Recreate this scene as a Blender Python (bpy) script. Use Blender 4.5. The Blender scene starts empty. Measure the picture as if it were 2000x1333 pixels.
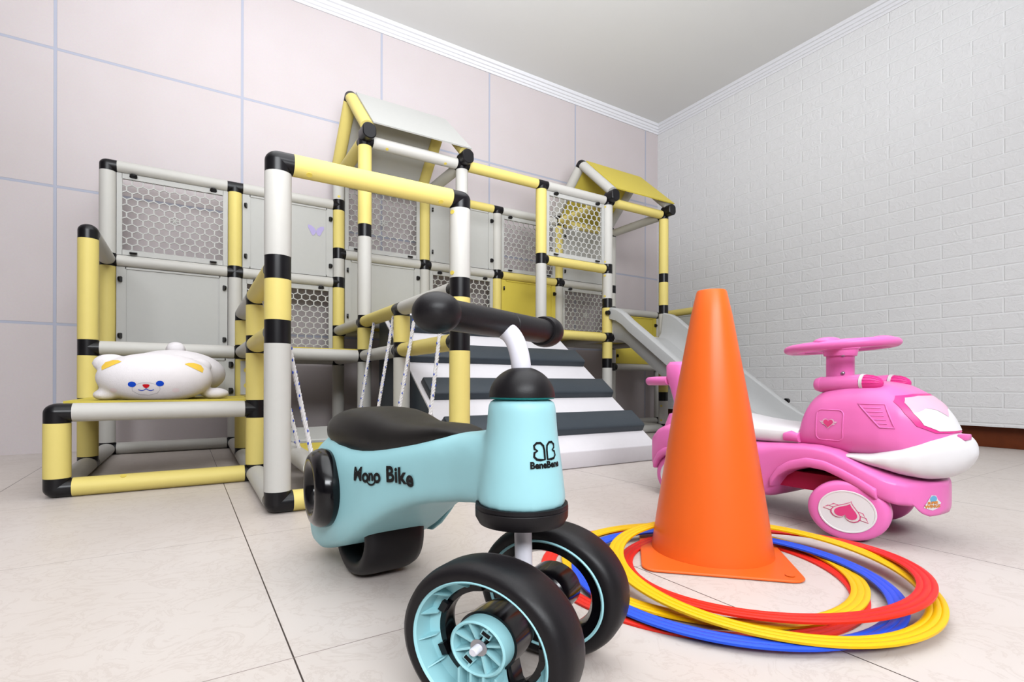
import bpy, bmesh, math, random
from mathutils import Vector, Matrix
from mathutils.bvhtree import BVHTree
random.seed(7)
SC = bpy.context.scene
COL = SC.collection
V = Vector
PI = math.pi

# ------------------------------------------------------------------ camera, world, lights, exposure
ZS = 0.8419          # vertical squash: heights built below true size to match the image's sideways stretch
FL = 0.021           # half thickness of the lowest tubes: height of their axis above the floor
cam_d = bpy.data.cameras.new('camera')
cam = bpy.data.objects.new('camera', cam_d)
COL.objects.link(cam)
SC.camera = cam
cam_d.sensor_width = 36.0
cam_d.lens = 36.0 * 1005.2 / 2000.0
cam_d.shift_x = 0.0015
cam_d.shift_y = 0.04137
cam_d.clip_start = 0.01
YAW, ROLL = 1.0163, 0.0023
_F = V((math.cos(YAW), math.sin(YAW), 0)); _R = V((math.sin(YAW), -math.cos(YAW), 0)); _U = V((0, 0, 1))
_R2 = _R * math.cos(ROLL) + _U * math.sin(ROLL)
_U2 = _U * math.cos(ROLL) - _R * math.sin(ROLL)
M = Matrix((( _R2.x, _U2.x, -_F.x, 0.2553), (_R2.y, _U2.y, -_F.y, -2.3103), (_R2.z, _U2.z, -_F.z, 0.2574), (0, 0, 0, 1)))
cam.matrix_world = M

world = bpy.data.worlds.new('world')
SC.world = world
world.use_nodes = True
wbg = world.node_tree.nodes['Background']
wbg.inputs[0].default_value = (0.93, 0.95, 1.0, 1)
wbg.inputs[1].default_value = 0.75

def area(name, loc, target, sx, sy, power, color=(1, 1, 1), spread=180):
    d = bpy.data.lights.new(name, 'AREA'); d.shape = 'RECTANGLE'; d.size = sx; d.size_y = sy
    d.energy = power; d.color = color; d.spread = math.radians(spread)
    o = bpy.data.objects.new(name, d); COL.objects.link(o)
    o.location = loc
    o.rotation_euler = (V(target) - V(loc)).to_track_quat('-Z', 'Y').to_euler()
    return o
LC = (0.93, 0.965, 1.0)
area('high_window_light', (0.5, -4.12, 1.70), (1.4, -0.3, 0.75), 3.4, 0.60, 118, LC)
lamp = area('ceiling_lamp_light', (0.62, -1.72, 1.995), (0.62, -1.72, 0), 2.3, 2.3, 18, LC)
lamp.rotation_euler = (0, 0, YAW)
area('ceiling_fill_light', (0.2, -3.05, 0.45), (0.8, -1.7, 2.04), 0.7, 0.7, 44, LC, 92)  # added fill light aimed upward to brighten the ceiling, not a real source

SC.view_settings.view_transform = 'Standard'
SC.view_settings.look = 'None'
SC.view_settings.gamma = 1.0
SC.view_settings.use_curve_mapping = False
SC.view_settings.exposure = 0.52

# ------------------------------------------------------------------ materials
ALB = 0.66            # the photograph is exposed bright: real surfaces are this much darker than their picture value
def lin(c):
    return tuple(ALB * ((x / 255.0) / 12.92 if x <= 10 else ((x / 255.0 + 0.055) / 1.055) ** 2.4) for x in c) + (1.0,)

def mat(name, rgb, rough=0.45, spec=0.4, noise=0.02, nscale=60.0, bump=0.0, bscale=200.0, coat=0.0, sss=0.0, metal=0.0):
    m = bpy.data.materials.new(name); m.use_nodes = True
    nt = m.node_tree; b = nt.nodes['Principled BSDF']
    c = lin(rgb)
    tc = nt.nodes.new('ShaderNodeTexCoord')
    n = nt.nodes.new('ShaderNodeTexNoise'); n.inputs['Scale'].default_value = nscale; n.inputs['Detail'].default_value = 3
    nt.links.new(tc.outputs['Object'], n.inputs['Vector'])
    mx = nt.nodes.new('ShaderNodeMix'); mx.data_type = 'RGBA'
    mx.inputs['A'].default_value = tuple(max(0, v * (1 - noise)) for v in c[:3]) + (1,)
    mx.inputs['B'].default_value = tuple(min(1, v * (1 + noise)) for v in c[:3]) + (1,)
    nt.links.new(n.outputs['Fac'], mx.inputs['Factor'])
    nt.links.new(mx.outputs['Result'], b.inputs['Base Color'])
    b.inputs['Roughness'].default_value = rough
    b.inputs['Specular IOR Level'].default_value = spec * 0.6
    b.inputs['Metallic'].default_value = metal
    b.inputs['Coat Weight'].default_value = coat
    b.inputs['Coat Roughness'].default_value = 0.15
    if sss:
        b.inputs['Subsurface Weight'].default_value = sss
        b.inputs['Subsurface Radius'].default_value = (0.01, 0.006, 0.004)
    if bump:
        n2 = nt.nodes.new('ShaderNodeTexNoise'); n2.inputs['Scale'].default_value = bscale; n2.inputs['Detail'].default_value = 4
        nt.links.new(tc.outputs['Object'], n2.inputs['Vector'])
        bp = nt.nodes.new('ShaderNodeBump'); bp.inputs['Strength'].default_value = bump; bp.inputs['Distance'].default_value = 0.002
        nt.links.new(n2.outputs['Fac'], bp.inputs['Height'])
        nt.links.new(bp.outputs['Normal'], b.inputs['Normal'])
    return m

YEL = mat('yellow_plastic', (240, 220, 130), 0.5, 0.35, bump=0.08, bscale=900)
GRY = mat('warm_grey_plastic', (212, 209, 203), 0.5, 0.35, bump=0.08, bscale=900)
BLK = mat('black_plastic', (16, 14, 18), 0.32, 0.5)
PGRY = mat('grey_panel_plastic', (200, 199, 195), 0.55, 0.3, bump=0.1, bscale=1200)
PYEL = mat('yellow_panel_plastic', (226, 205, 86), 0.55, 0.3, bump=0.1, bscale=1200)
SLG = mat('slide_grey_plastic', (198, 198, 198), 0.45, 0.4, bump=0.08, bscale=900)
PLUG = mat('yellow_plug', (238, 214, 100), 0.5, 0.3)
LILAC = mat('lilac_sticker', (190, 178, 226), 0.5, 0.3)
WHT = mat('white_leatherette', (240, 236, 240), 0.55, 0.3, bump=0.15, bscale=80)
NAVY = mat('slate_leatherette', (60, 68, 76), 0.45, 0.45, bump=0.12, bscale=120)
ROPE = mat('white_rope', (236, 232, 232), 0.8, 0.2)
BLUEF = mat('blue_fleck', (50, 84, 200), 0.8, 0.2)
MINT = mat('mint_plastic', (172, 228, 236), 0.42, 0.4, noise=0.01)
TEAL = mat('teal_gasket', (40, 150, 150), 0.5, 0.3)
RUB = mat('black_rubber', (24, 21, 24), 0.42, 0.4, bump=0.05, bscale=700)
GLOSSB = mat('glossy_black', (10, 9, 13), 0.16, 0.6)
DKIN = mat('dark_inner', (70, 58, 50), 0.2, 0.5)
WPAINT = mat('white_painted_steel', (238, 236, 246), 0.25, 0.5)
STEEL = mat('steel', (190, 190, 196), 0.3, 0.5, metal=0.9)
INK = mat('black_ink', (14, 14, 16), 0.5, 0.3)
SEATB = mat('black_saddle', (27, 25, 24), 0.42, 0.35, bump=0.05, bscale=900)
ORG = mat('orange_plastic', (255, 112, 38), 0.36, 0.45, noise=0.03, nscale=8, sss=0.0)
PINK = mat('pink_plastic', (255, 128, 204), 0.3, 0.45, noise=0.01)
PINKH = mat('hot_pink', (244, 66, 156), 0.35, 0.4)
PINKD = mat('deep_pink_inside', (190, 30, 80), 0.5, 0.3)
PINKP = mat('pale_pink_print', (250, 200, 226), 0.25, 0.5)
HEART = mat('heart_pink', (238, 76, 140), 0.4, 0.4)
WPL = mat('white_plastic', (246, 244, 246), 0.3, 0.45, noise=0.01)
CREAM = mat('cream_print', (244, 236, 236), 0.4, 0.4)
RED = mat('red_plastic', (246, 44, 26), 0.38, 0.45)
RYEL = mat('golden_yellow_plastic', (255, 200, 0), 0.38, 0.45)
RBLU = mat('blue_plastic', (40, 92, 236), 0.38, 0.45)
PLUSH = mat('white_plush', (244, 238, 240), 0.95, 0.1, bump=0.3, bscale=500)
PLYEL = mat('yellow_plush', (252, 208, 84), 0.95, 0.1)
PLBLU = mat('blue_stitch', (20, 76, 205), 0.8, 0.2)
PLRED = mat('red_stitch', (214, 24, 38), 0.8, 0.2)
PLGRY = mat('grey_stitch', (205, 203, 210), 0.8, 0.2)
PLPNK = mat('blush_cloth', (247, 229, 232), 0.9, 0.1)
ORPR = mat('orange_print', (238, 150, 60), 0.4, 0.3)
BLPR = mat('blue_print', (120, 190, 230), 0.4, 0.3)
CEIL = mat('ceiling_paper', (243, 242, 240), 0.8, 0.2, noise=0.01, nscale=3)
CORN = mat('cornice_white', (240, 239, 243), 0.5, 0.3)
WALLP = mat('unseen_wall_grey', (132, 130, 130), 0.8, 0.2)  # for the unseen walls: grey picked to cut low bounce light
WOOD = mat('baseboard_wood', (112, 52, 22), 0.4, 0.4, noise=0.25, nscale=30)

def N(nt, t, **kw):
    n = nt.nodes.new(t)
    for k, v in kw.items():
        n.inputs[k].default_value = v
    return n

def tile_wall_mat():
    m = bpy.data.materials.new('beige_wall_tile'); m.use_nodes = True; nt = m.node_tree; b = nt.nodes['Principled BSDF']
    tc = nt.nodes.new('ShaderNodeTexCoord'); sp = nt.nodes.new('ShaderNodeSeparateXYZ'); nt.links.new(tc.outputs['Object'], sp.inputs[0])
    ax = nt.nodes.new('ShaderNodeMath'); ax.operation = 'ADD'; ax.inputs[1].default_value = 0.17156 + 0.60853 * 10
    az = nt.nodes.new('ShaderNodeMath'); az.operation = 'ADD'; az.inputs[1].default_value = -1.47942 + 0.50434 * 10
    nt.links.new(sp.outputs['X'], ax.inputs[0]); nt.links.new(sp.outputs['Z'], az.inputs[0])
    cb = nt.nodes.new('ShaderNodeCombineXYZ'); nt.links.new(ax.outputs[0], cb.inputs['X']); nt.links.new(az.outputs[0], cb.inputs['Y'])
    br = nt.nodes.new('ShaderNodeTexBrick'); br.offset = 0.0; br.squash = 1.0
    for k, v in (('Scale', 1.0), ('Mortar Size', 0.0052), ('Mortar Smooth', 0.15), ('Brick Width', 0.60853), ('Row Height', 0.50434)):
        br.inputs[k].default_value = v
    nt.links.new(cb.outputs[0], br.inputs['Vector'])
    n1 = N(nt, 'ShaderNodeTexNoise', Scale=5.0, Detail=6.0); nt.links.new(tc.outputs['Object'], n1.inputs['Vector'])
    n2 = N(nt, 'ShaderNodeTexNoise', Scale=160.0, Detail=4.0); nt.links.new(tc.outputs['Object'], n2.inputs['Vector'])
    m1 = nt.nodes.new('ShaderNodeMix'); m1.data_type = 'RGBA'
    m1.inputs['A'].default_value = lin((217, 205, 204)); m1.inputs['B'].default_value = lin((224, 214, 216))
    nt.links.new(n1.outputs['Fac'], m1.inputs['Factor'])
    m2 = nt.nodes.new('ShaderNodeMix'); m2.data_type = 'RGBA'; m2.blend_type = 'MULTIPLY'; m2.inputs['Factor'].default_value = 0.10
    nt.links.new(m1.outputs['Result'], m2.inputs['A']); nt.links.new(n2.outputs['Color'], m2.inputs['B'])
    m3 = nt.nodes.new('ShaderNodeMix'); m3.data_type = 'RGBA'; m3.inputs['B'].default_value = lin((186, 189, 205))
    nt.links.new(br.outputs['Fac'], m3.inputs['Factor']); nt.links.new(m2.outputs['Result'], m3.inputs['A'])
    nt.links.new(m3.outputs['Result'], b.inputs['Base Color'])
    iv = nt.nodes.new('ShaderNodeMath'); iv.operation = 'SUBTRACT'; iv.inputs[0].default_value = 1.0; nt.links.new(br.outputs['Fac'], iv.inputs[1])
    bp = N(nt, 'ShaderNodeBump', Strength=0.6, Distance=0.003); nt.links.new(iv.outputs[0], bp.inputs['Height'])
    nt.links.new(bp.outputs['Normal'], b.inputs['Normal'])
    b.inputs['Roughness'].default_value = 0.55; b.inputs['Specular IOR Level'].default_value = 0.25
    return m

def brick_wall_mat():
    m = bpy.data.materials.new('white_foam_brick'); m.use_nodes = True; nt = m.node_tree; b = nt.nodes['Principled BSDF']
    tc = nt.nodes.new('ShaderNodeTexCoord'); sp = nt.nodes.new('ShaderNodeSeparateXYZ'); nt.links.new(tc.outputs['Object'], sp.inputs[0])
    ax = nt.nodes.new('ShaderNodeMath'); ax.operation = 'MULTIPLY_ADD'; ax.inputs[1].default_value = -1.0; ax.inputs[2].default_value = -1.306 + 0.199 * 40
    az = nt.nodes.new('ShaderNodeMath'); az.operation = 'ADD'; az.inputs[1].default_value = -0.8562 + 0.0631 * 21
    nt.links.new(sp.outputs['Y'], ax.inputs[0]); nt.links.new(sp.outputs['Z'], az.inputs[0])
    cb = nt.nodes.new('ShaderNodeCombineXYZ'); nt.links.new(ax.outputs[0], cb.inputs['X']); nt.links.new(az.outputs[0], cb.inputs['Y'])
    br = nt.nodes.new('ShaderNodeTexBrick'); br.offset = 0.5; br.squash = 1.0
    for k, v in (('Scale', 1.0), ('Mortar Size', 0.0042), ('Mortar Smooth', 0.6), ('Brick Width', 0.199), ('Row Height', 0.0631)):
        br.inputs[k].default_value = v
    nt.links.new(cb.outputs[0], br.inputs['Vector'])
    n1 = N(nt, 'ShaderNodeTexNoise', Scale=45.0, Detail=5.0, Roughness=0.55, Distortion=1.2); nt.links.new(tc.outputs['Object'], n1.inputs['Vector'])
    iv = nt.nodes.new('ShaderNodeMath'); iv.operation = 'SUBTRACT'; iv.inputs[0].default_value = 1.0; nt.links.new(br.outputs['Fac'], iv.inputs[1])
    mu = nt.nodes.new('ShaderNodeMath'); mu.operation = 'MULTIPLY'; nt.links.new(n1.outputs['Fac'], mu.inputs[0]); nt.links.new(iv.outputs[0], mu.inputs[1])
    ad = nt.nodes.new('ShaderNodeMath'); ad.operation = 'MULTIPLY_ADD'; ad.inputs[1].default_value = 1.6
    nt.links.new(mu.outputs[0], ad.inputs[0]); nt.links.new(iv.outputs[0], ad.inputs[2])
    bp = N(nt, 'ShaderNodeBump', Strength=0.42, Distance=0.005); nt.links.new(ad.outputs[0], bp.inputs['Height'])
    nt.links.new(bp.outputs['Normal'], b.inputs['Normal'])
    mx = nt.nodes.new('ShaderNodeMix'); mx.data_type = 'RGBA'
    mx.inputs['A'].default_value = lin((240, 239, 240)); mx.inputs['B'].default_value = lin((246, 246, 247))
    nt.links.new(br.outputs['Fac'], mx.inputs['Factor']); nt.links.new(mx.outputs['Result'], b.inputs['Base Color'])
    b.inputs['Roughness'].default_value = 0.6; b.inputs['Specular IOR Level'].default_value = 0.25
    return m

def floor_mat():
    m = bpy.data.materials.new('marbled_floor_tile'); m.use_nodes = True; nt = m.node_tree; b = nt.nodes['Principled BSDF']
    tc = nt.nodes.new('ShaderNodeTexCoord')
    mp = nt.nodes.new('ShaderNodeMapping'); mp.vector_type = 'POINT'
    mp.inputs['Rotation'].default_value = (0, 0, math.radians(-0.7)); mp.inputs['Location'].default_value = (-0.330 + 4.5, 1.353 + 4.5, 0)
    nt.links.new(tc.outputs['Object'], mp.inputs['Vector'])
    br = nt.nodes.new('ShaderNodeTexBrick'); br.offset = 0.0; br.squash = 1.0
    for k, v in (('Scale', 1.0), ('Mortar Size', 0.0009), ('Mortar Smooth', 0.3), ('Brick Width', 0.4485), ('Row Height', 30.0)):
        br.inputs[k].default_value = v
    br2 = nt.nodes.new('ShaderNodeTexBrick'); br2.offset = 0.0; br2.squash = 1.0
    for k, v in (('Scale', 1.0), ('Mortar Size', 0.0006), ('Mortar Smooth', 0.3), ('Brick Width', 60.0), ('Row Height', 0.4505)):
        br2.inputs[k].default_value = v
    for q in (br, br2):
        nt.links.new(mp.outputs[0], q.inputs['Vector'])
    n0 = N(nt, 'ShaderNodeTexNoise', Scale=3.0, Detail=6.0, Distortion=0.6); nt.links.new(tc.outputs['Object'], n0.inputs['Vector'])
    n1 = N(nt, 'ShaderNodeTexNoise', Scale=16.0, Detail=9.0, Roughness=0.65, Distortion=1.6); nt.links.new(tc.outputs['Object'], n1.inputs['Vector'])
    cr = nt.nodes.new('ShaderNodeValToRGB')
    cr.color_ramp.elements[0].position = 0.47; cr.color_ramp.elements[0].color = (0, 0, 0, 1)
    cr.color_ramp.elements[1].position = 0.50; cr.color_ramp.elements[1].color = (1, 1, 1, 1)
    e = cr.color_ramp.elements.new(0.535); e.color = (0, 0, 0, 1)
    nt.links.new(n1.outputs['Fac'], cr.inputs['Fac'])
    m1 = nt.nodes.new('ShaderNodeMix'); m1.data_type = 'RGBA'
    m1.inputs['A'].default_value = lin((214, 201, 192)); m1.inputs['B'].default_value = lin((232, 223, 218))
    nt.links.new(n0.outputs['Fac'], m1.inputs['Factor'])
    sc = nt.nodes.new('ShaderNodeMath'); sc.operation = 'MULTIPLY'; sc.inputs[1].default_value = 0.28; nt.links.new(cr.outputs['Color'], sc.inputs[0])
    m2 = nt.nodes.new('ShaderNodeMix'); m2.data_type = 'RGBA'; m2.inputs['B'].default_value = lin((184, 166, 156))
    nt.links.new(sc.outputs[0], m2.inputs['Factor']); nt.links.new(m1.outputs['Result'], m2.inputs['A'])
    m3 = nt.nodes.new('ShaderNodeMix'); m3.data_type = 'RGBA'; m3.inputs['B'].default_value = lin((66, 54, 50))
    nt.links.new(br.outputs['Fac'], m3.inputs['Factor']); nt.links.new(m2.outputs['Result'], m3.inputs['A'])
    m4 = nt.nodes.new('ShaderNodeMix'); m4.data_type = 'RGBA'; m4.inputs['B'].default_value = lin((140, 124, 118))
    nt.links.new(br2.outputs['Fac'], m4.inputs['Factor']); nt.links.new(m3.outputs['Result'], m4.inputs['A'])
    nt.links.new(m4.outputs['Result'], b.inputs['Base Color'])
    b.inputs['Roughness'].default_value = 0.42; b.inputs['Specular IOR Level'].default_value = 0.35
    return m

# ------------------------------------------------------------------ mesh helpers
class B:
    def __init__(self): self.bm = bmesh.new()
    def _ring(self, c, x, y, r, seg):
        return [self.bm.verts.new(c + (x * math.cos(2 * PI * i / seg) + y * math.sin(2 * PI * i / seg)) * r) for i in range(seg)]
    def _bridge(self, a, b):
        n = len(a)
        for i in range(n):
            self.bm.faces.new((a[i], a[(i + 1) % n], b[(i + 1) % n], b[i]))
    def cyl(self, p0, p1, r0, r1=None, seg=20, caps=True):
        p0 = V(p0); p1 = V(p1); r1 = r0 if r1 is None else r1
        d = (p1 - p0).normalized(); x = d.orthogonal().normalized(); y = d.cross(x)
        a = self._ring(p0, x, y, r0, seg); b = self._ring(p1, x, y, r1, seg)
        self._bridge(a, b)
        if caps:
            self.bm.faces.new(a[::-1]); self.bm.faces.new(b)
        return self
    def sphere(self, c, r, s=(1, 1, 1), useg=20, vseg=12):
        m = Matrix.Translation(V(c)) @ Matrix.Diagonal((r * s[0], r * s[1], r * s[2], 1))
        bmesh.ops.create_uvsphere(self.bm, u_segments=useg, v_segments=vseg, radius=1.0, matrix=m)
        return self
    def box(self, c, s, rot=None, bevel=0.0):
        m = Matrix.Translation(V(c)) @ (rot.to_4x4() if rot is not None else Matrix()) @ Matrix.Diagonal((s[0], s[1], s[2], 1))
        r = bmesh.ops.create_cube(self.bm, size=1.0, matrix=m)
        if bevel:
            ed = list({e for v in r['verts'] for e in v.link_edges})
            bmesh.ops.bevel(self.bm, geom=ed, offset=bevel, segments=2, affect='EDGES', profile=0.5)
        return self
    def lathe(self, prof, c=(0, 0, 0), seg=48, closed=False):
        c = V(c); rings = []
        for r, z in prof:
            if r < 1e-6: rings.append([self.bm.verts.new(c + V((0, 0, z)))])
            else: rings.append(self._ring(c + V((0, 0, z)), V((1, 0, 0)), V((0, 1, 0)), r, seg))
        k = len(rings)
        for i in range(k if closed else k - 1):
            a, b = rings[i], rings[(i + 1) % k]
            if len(a) == 1 and len(b) == 1: continue
            if len(a) == 1:
                for j in range(len(b)): self.bm.faces.new((a[0], b[(j + 1) % len(b)], b[j]))
            elif len(b) == 1:
                for j in range(len(a)): self.bm.faces.new((a[j], a[(j + 1) % len(a)], b[0]))
            else: self._bridge(a, b)
        return self
    def loft(self, secs, closed=True, caps=True):
        rows = [[self.bm.verts.new(V(p)) for p in s] for s in secs]
        n = len(rows[0])
        for a, b in zip(rows, rows[1:]):
            for i in range(n if closed else n - 1):
                self.bm.faces.new((a[i], a[(i + 1) % n], b[(i + 1) % n], b[i]))
        if caps and closed:
            self.bm.faces.new(rows[0][::-1]); self.bm.faces.new(rows[-1])
        return self
    def sweep(self, path, r, seg=10, closed=False, caps=True):
        path = [V(p) for p in path]; n = len(path); rings = []
        prev = None
        for i, p in enumerate(path):
            if closed: d = path[(i + 1) % n] - path[i - 1]
            else: d = path[min(i + 1, n - 1)] - path[max(i - 1, 0)]
            d.normalize()
            x = d.orthogonal().normalized() if prev is None else (prev - d * prev.dot(d)).normalized()
            prev = x; y = d.cross(x)
            rr = r[i] if isinstance(r, (list, tuple)) else r
            rings.append(self._ring(p, x, y, rr, seg))
        for i in range(n if closed else n - 1): self._bridge(rings[i], rings[(i + 1) % n])
        if caps and not closed:
            self.bm.faces.new(rings[0][::-1]); self.bm.faces.new(rings[-1])
        return self
    def prism(self, poly, axis_vec):
        a = [self.bm.verts.new(V(p)) for p in poly]; b = [self.bm.verts.new(V(p) + V(axis_vec)) for p in poly]
        self.bm.faces.new(a[::-1]); self.bm.faces.new(b); self._bridge(a, b)
        return self
    def xf(self, m):
        self.bm.transform(m); return self
    def bevel(self, w, seg=2, ang=0.6):
        self.bm.normal_update()
        ed = [e for e in self.bm.edges if len(e.link_faces) == 2 and e.calc_face_angle(0) > ang]
        bmesh.ops.bevel(self.bm, geom=ed, offset=w, segments=seg, affect='EDGES', profile=0.5)
        return self

WL = {}
def thing(name, label, cat, loc, group=None):
    o = bpy.data.objects.new(name, None); COL.objects.link(o)
    o.empty_display_size = 0.05; o.location = loc; WL[o.name] = V(loc)
    o['label'] = label; o['category'] = cat
    if group: o['group'] = group
    return o

def out(name, b, m, parent=None, smooth=0.7, label=None, loc=None):
    """link the shape as ONE mesh object; shapes are given in room coordinates"""
    bm = b.bm
    bmesh.ops.recalc_face_normals(bm, faces=bm.faces)
    off = WL[parent.name] if parent is not None else V(loc if loc is not None else (0, 0, 0))
    bmesh.ops.translate(bm, verts=bm.verts, vec=-off)
    me = bpy.data.meshes.new(name); bm.to_mesh(me); bm.free()
    if smooth is not None:
        me.shade_smooth(); me.set_sharp_from_angle(angle=smooth)
    me.materials.append(m)
    o = bpy.data.objects.new(name, me); COL.objects.link(o)
    if parent is not None: o.parent = parent
    else: o.location = off
    WL[o.name] = off
    if label: o['label'] = label
    return o

def tag(o, label, cat, group=None):
    o['label'] = label; o['category'] = cat
    if group: o['group'] = group
    return o

def struct(o):
    o['kind'] = 'structure'; return o

def blend(o, voxel, smooth_it=8):
    """fuse the overlapping pieces of one mesh into one continuous skin"""
    md = o.modifiers.new('r', 'REMESH'); md.mode = 'VOXEL'; md.voxel_size = voxel
    sm = o.modifiers.new('s', 'SMOOTH'); sm.iterations = smooth_it; sm.factor = 0.5
    dg = bpy.context.evaluated_depsgraph_get()
    me = bpy.data.meshes.new_from_object(o.evaluated_get(dg))
    o.modifiers.clear(); old = o.data; mt = old.materials[0]
    me.name = old.name + '_skin'; o.data = me
    me.materials.clear(); me.materials.append(mt); me.shade_smooth()
    return o

def bvh_of(o):
    off = WL[o.name]
    return BVHTree.FromPolygons([v.co + off for v in o.data.vertices], [tuple(p.vertices) for p in o.data.polygons])

def superell(w, z0, z1, n=2.5, seg=28, t0=0.0):
    """closed outline in (t, z) about t0"""
    zc, hh = (z0 + z1) / 2, (z1 - z0) / 2; r = []
    for i in range(seg):
        a = 2 * PI * i / seg; c, s = math.cos(a), math.sin(a)
        r.append((t0 + w * math.copysign(abs(c) ** (2 / n), c), zc + hh * math.copysign(abs(s) ** (2 / n), s)))
    return r

def interp(x, tab):
    if x <= tab[0][0]: return tab[0][1]
    for (a, va), (b_, vb) in zip(tab, tab[1:]):
        if x <= b_: return va + (vb - va) * (x - a) / (b_ - a)
    return tab[-1][1]

def smoothtab(tab, it=1):
    return tab

def fill_outline(pts, step):
    """triangulated 2-D polygon, cut fine enough to lie on a curved surface"""
    bm = bmesh.new(); vs = [bm.verts.new((p[0], p[1], 0)) for p in pts]
    f = bm.faces.new(vs)
    bmesh.ops.triangulate(bm, faces=[f])
    for _ in range(5):
        le = [e for e in bm.edges if e.calc_length() > step]
        if not le: break
        bmesh.ops.subdivide_edges(bm, edges=le, cuts=1)
        bmesh.ops.triangulate(bm, faces=bm.faces[:])
    return bm

def text_bm(s, size, bold=0.0):
    cu = bpy.data.curves.new('lettering', 'FONT'); cu.body = s; cu.size = size; cu.offset = bold; cu.align_x = 'CENTER'; cu.align_y = 'CENTER'; cu.resolution_u = 4
    ob = bpy.data.objects.new('lettering', cu); COL.objects.link(ob)
    dg = bpy.context.evaluated_depsgraph_get()
    me = bpy.data.meshes.new_from_object(ob.evaluated_get(dg))
    bpy.data.objects.remove(ob); bpy.data.curves.remove(cu)
    bm = bmesh.new(); bm.from_mesh(me); bpy.data.meshes.remove(me)
    bmesh.ops.triangulate(bm, faces=bm.faces[:])
    for _ in range(4):
        le = [e for e in bm.edges if e.calc_length() > size * 0.16]
        if not le: break
        bmesh.ops.subdivide_edges(bm, edges=le, cuts=1); bmesh.ops.triangulate(bm, faces=bm.faces[:])
    return bm

def stick(name, bm2, place, bvh, m, parent, lift=0.0006, thick=0.0, label=None):
    """lay a flat 2-D print on a surface: place(x, y) -> (start point, direction)"""
    bad = []
    for v in bm2.verts:
        p, d = place(v.co.x, v.co.y)
        h, nrm, idx, dist = bvh.ray_cast(V(p), V(d).normalized())
        if h is None: bad.append(v)
        else:
            v.co = h - V(d).normalized() * lift
    if bad: bmesh.ops.delete(bm2, geom=bad, context='VERTS')
    b = B(); b.bm.free(); b.bm = bm2
    return out(name, b, m, parent, label=label)

def ribbon(pts, w, closed=False):
    """flat 2-D stroke of width w along pts"""
    bm = bmesh.new(); n = len(pts); L = []; Rr = []
    for i in range(n):
        if closed: a = V(pts[i - 1]); c = V(pts[(i + 1) % n])
        else: a = V(pts[max(i - 1, 0)]); c = V(pts[min(i + 1, n - 1)])
        d = (c - a).to_2d().normalized(); q = V((-d.y, d.x)) * w / 2; p = V(pts[i]).to_2d()
        L.append(bm.verts.new((p.x + q.x, p.y + q.y, 0))); Rr.append(bm.verts.new((p.x - q.x, p.y - q.y, 0)))
    for i in range(n if closed else n - 1):
        j = (i + 1) % n
        bm.faces.new((L[i], L[j], Rr[j], Rr[i]))
    return bm

def merge2d(*bms):
    r = bmesh.new()
    for b_ in bms:
        me = bpy.data.meshes.new('tmp'); b_.to_mesh(me); b_.free(); r.from_mesh(me); bpy.data.meshes.remove(me)
    return r

#@@SETTING
# ------------------------------------------------------------------ the room
WM = math.atan(0.00328217)
o = out('floor', B().box((0.8, -1.4, -0.02), (6.4, 5.6, 0.04)), floor_mat()); struct(o)
o = out('wall_back', B().box((0.6, 0.05, 1.05), (5.6, 0.10, 2.10)), tile_wall_mat(), smooth=None); struct(o)
o.location = (0, 0.1704, 0); o.rotation_euler = (0, 0, WM)
o = out('wall_right', B().box((3.10, -2.0, 1.05), (0.10, 4.6, 2.10)), CORN, smooth=None); struct(o)
o = out('wall_right_brick_panel', B().box((3.02, -2.02, 1.032), (0.06, 4.44, 1.89)), brick_wall_mat(), smooth=None); struct(o)
o.name = 'wall_right_face'
o = out('baseboard_right', B().box((3.05, -2.02, 0.048), (0.024, 4.44, 0.096)).bevel(0.003), WOOD); struct(o)
o = out('wall_left', B().box((-2.35, -1.9, 1.03), (0.10, 4.5, 2.10)), WALLP, smooth=None); struct(o)
o = out('wall_front', B().box((0.6, -4.25, 1.03), (5.9, 0.10, 2.10)), WALLP, smooth=None); struct(o)
o = out('ceiling', B().box((0.8, -1.4, 2.055), (6.4, 5.6, 0.04)), CEIL, smooth=None); struct(o)
def cornice(name, a, b_, inward):
    a = V(a); b_ = V(b_); n = V(inward)
    prof = [(0, 1.975), (0.006, 1.975), (0.008, 1.986), (0.014, 1.988), (0.016, 2.0), (0.022, 2.002), (0.024, 2.016), (0.032, 2.018), (0.034, 2.040), (0, 2.040)]
    secs = [[p + n * q + V((0, 0, z)) for q, z in prof] for p in (a, b_)]
    o = out(name, B().loft(secs), CORN, smooth=0.3); struct(o)
cornice('trim_1', (-2.2, 0.163, 0), (3.0, 0.180, 0), (0, -1, 0))
cornice('trim_2', (2.992, 0.18, 0), (2.992, -4.2, 0), (-1, 0, 0))

#@@GYM
# ------------------------------------------------------------------ play gym (lattice of 40 cm tubes)
gym = thing('play_gym', 'large grey and yellow tube climbing frame with roofs, panels and slide along the tiled wall', 'climbing frame', (1.2, -0.4, 0))
def Gp(n): return V((n[0] * 0.4, -n[1] * 0.4, n[2] * 0.01))
GZ = Matrix.Translation((0, 0, FL)) @ Matrix.Diagonal((1, 1, ZS, 1))
def gout(name, b, m, label=None, parent=None, smooth=0.7):
    b.xf(GZ); return out(name, b, m, parent or gym, label=label, smooth=smooth)
nodes = {}
def tube(kind, c, a, b_):
    pa, pb = Gp(a), Gp(b_); d = (pb - pa).normalized()
    nodes.setdefault(a, []).append(d); nodes.setdefault(b_, []).append(-d)
    e = 0.0275
    m = YEL if c == 'y' else GRY
    bb = B().cyl(pa + d * e, pb - d * e, 0.025, seg=24)
    gout(kind, bb, m, label='yellow plastic tube' if c == 'y' else 'grey plastic tube')
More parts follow.
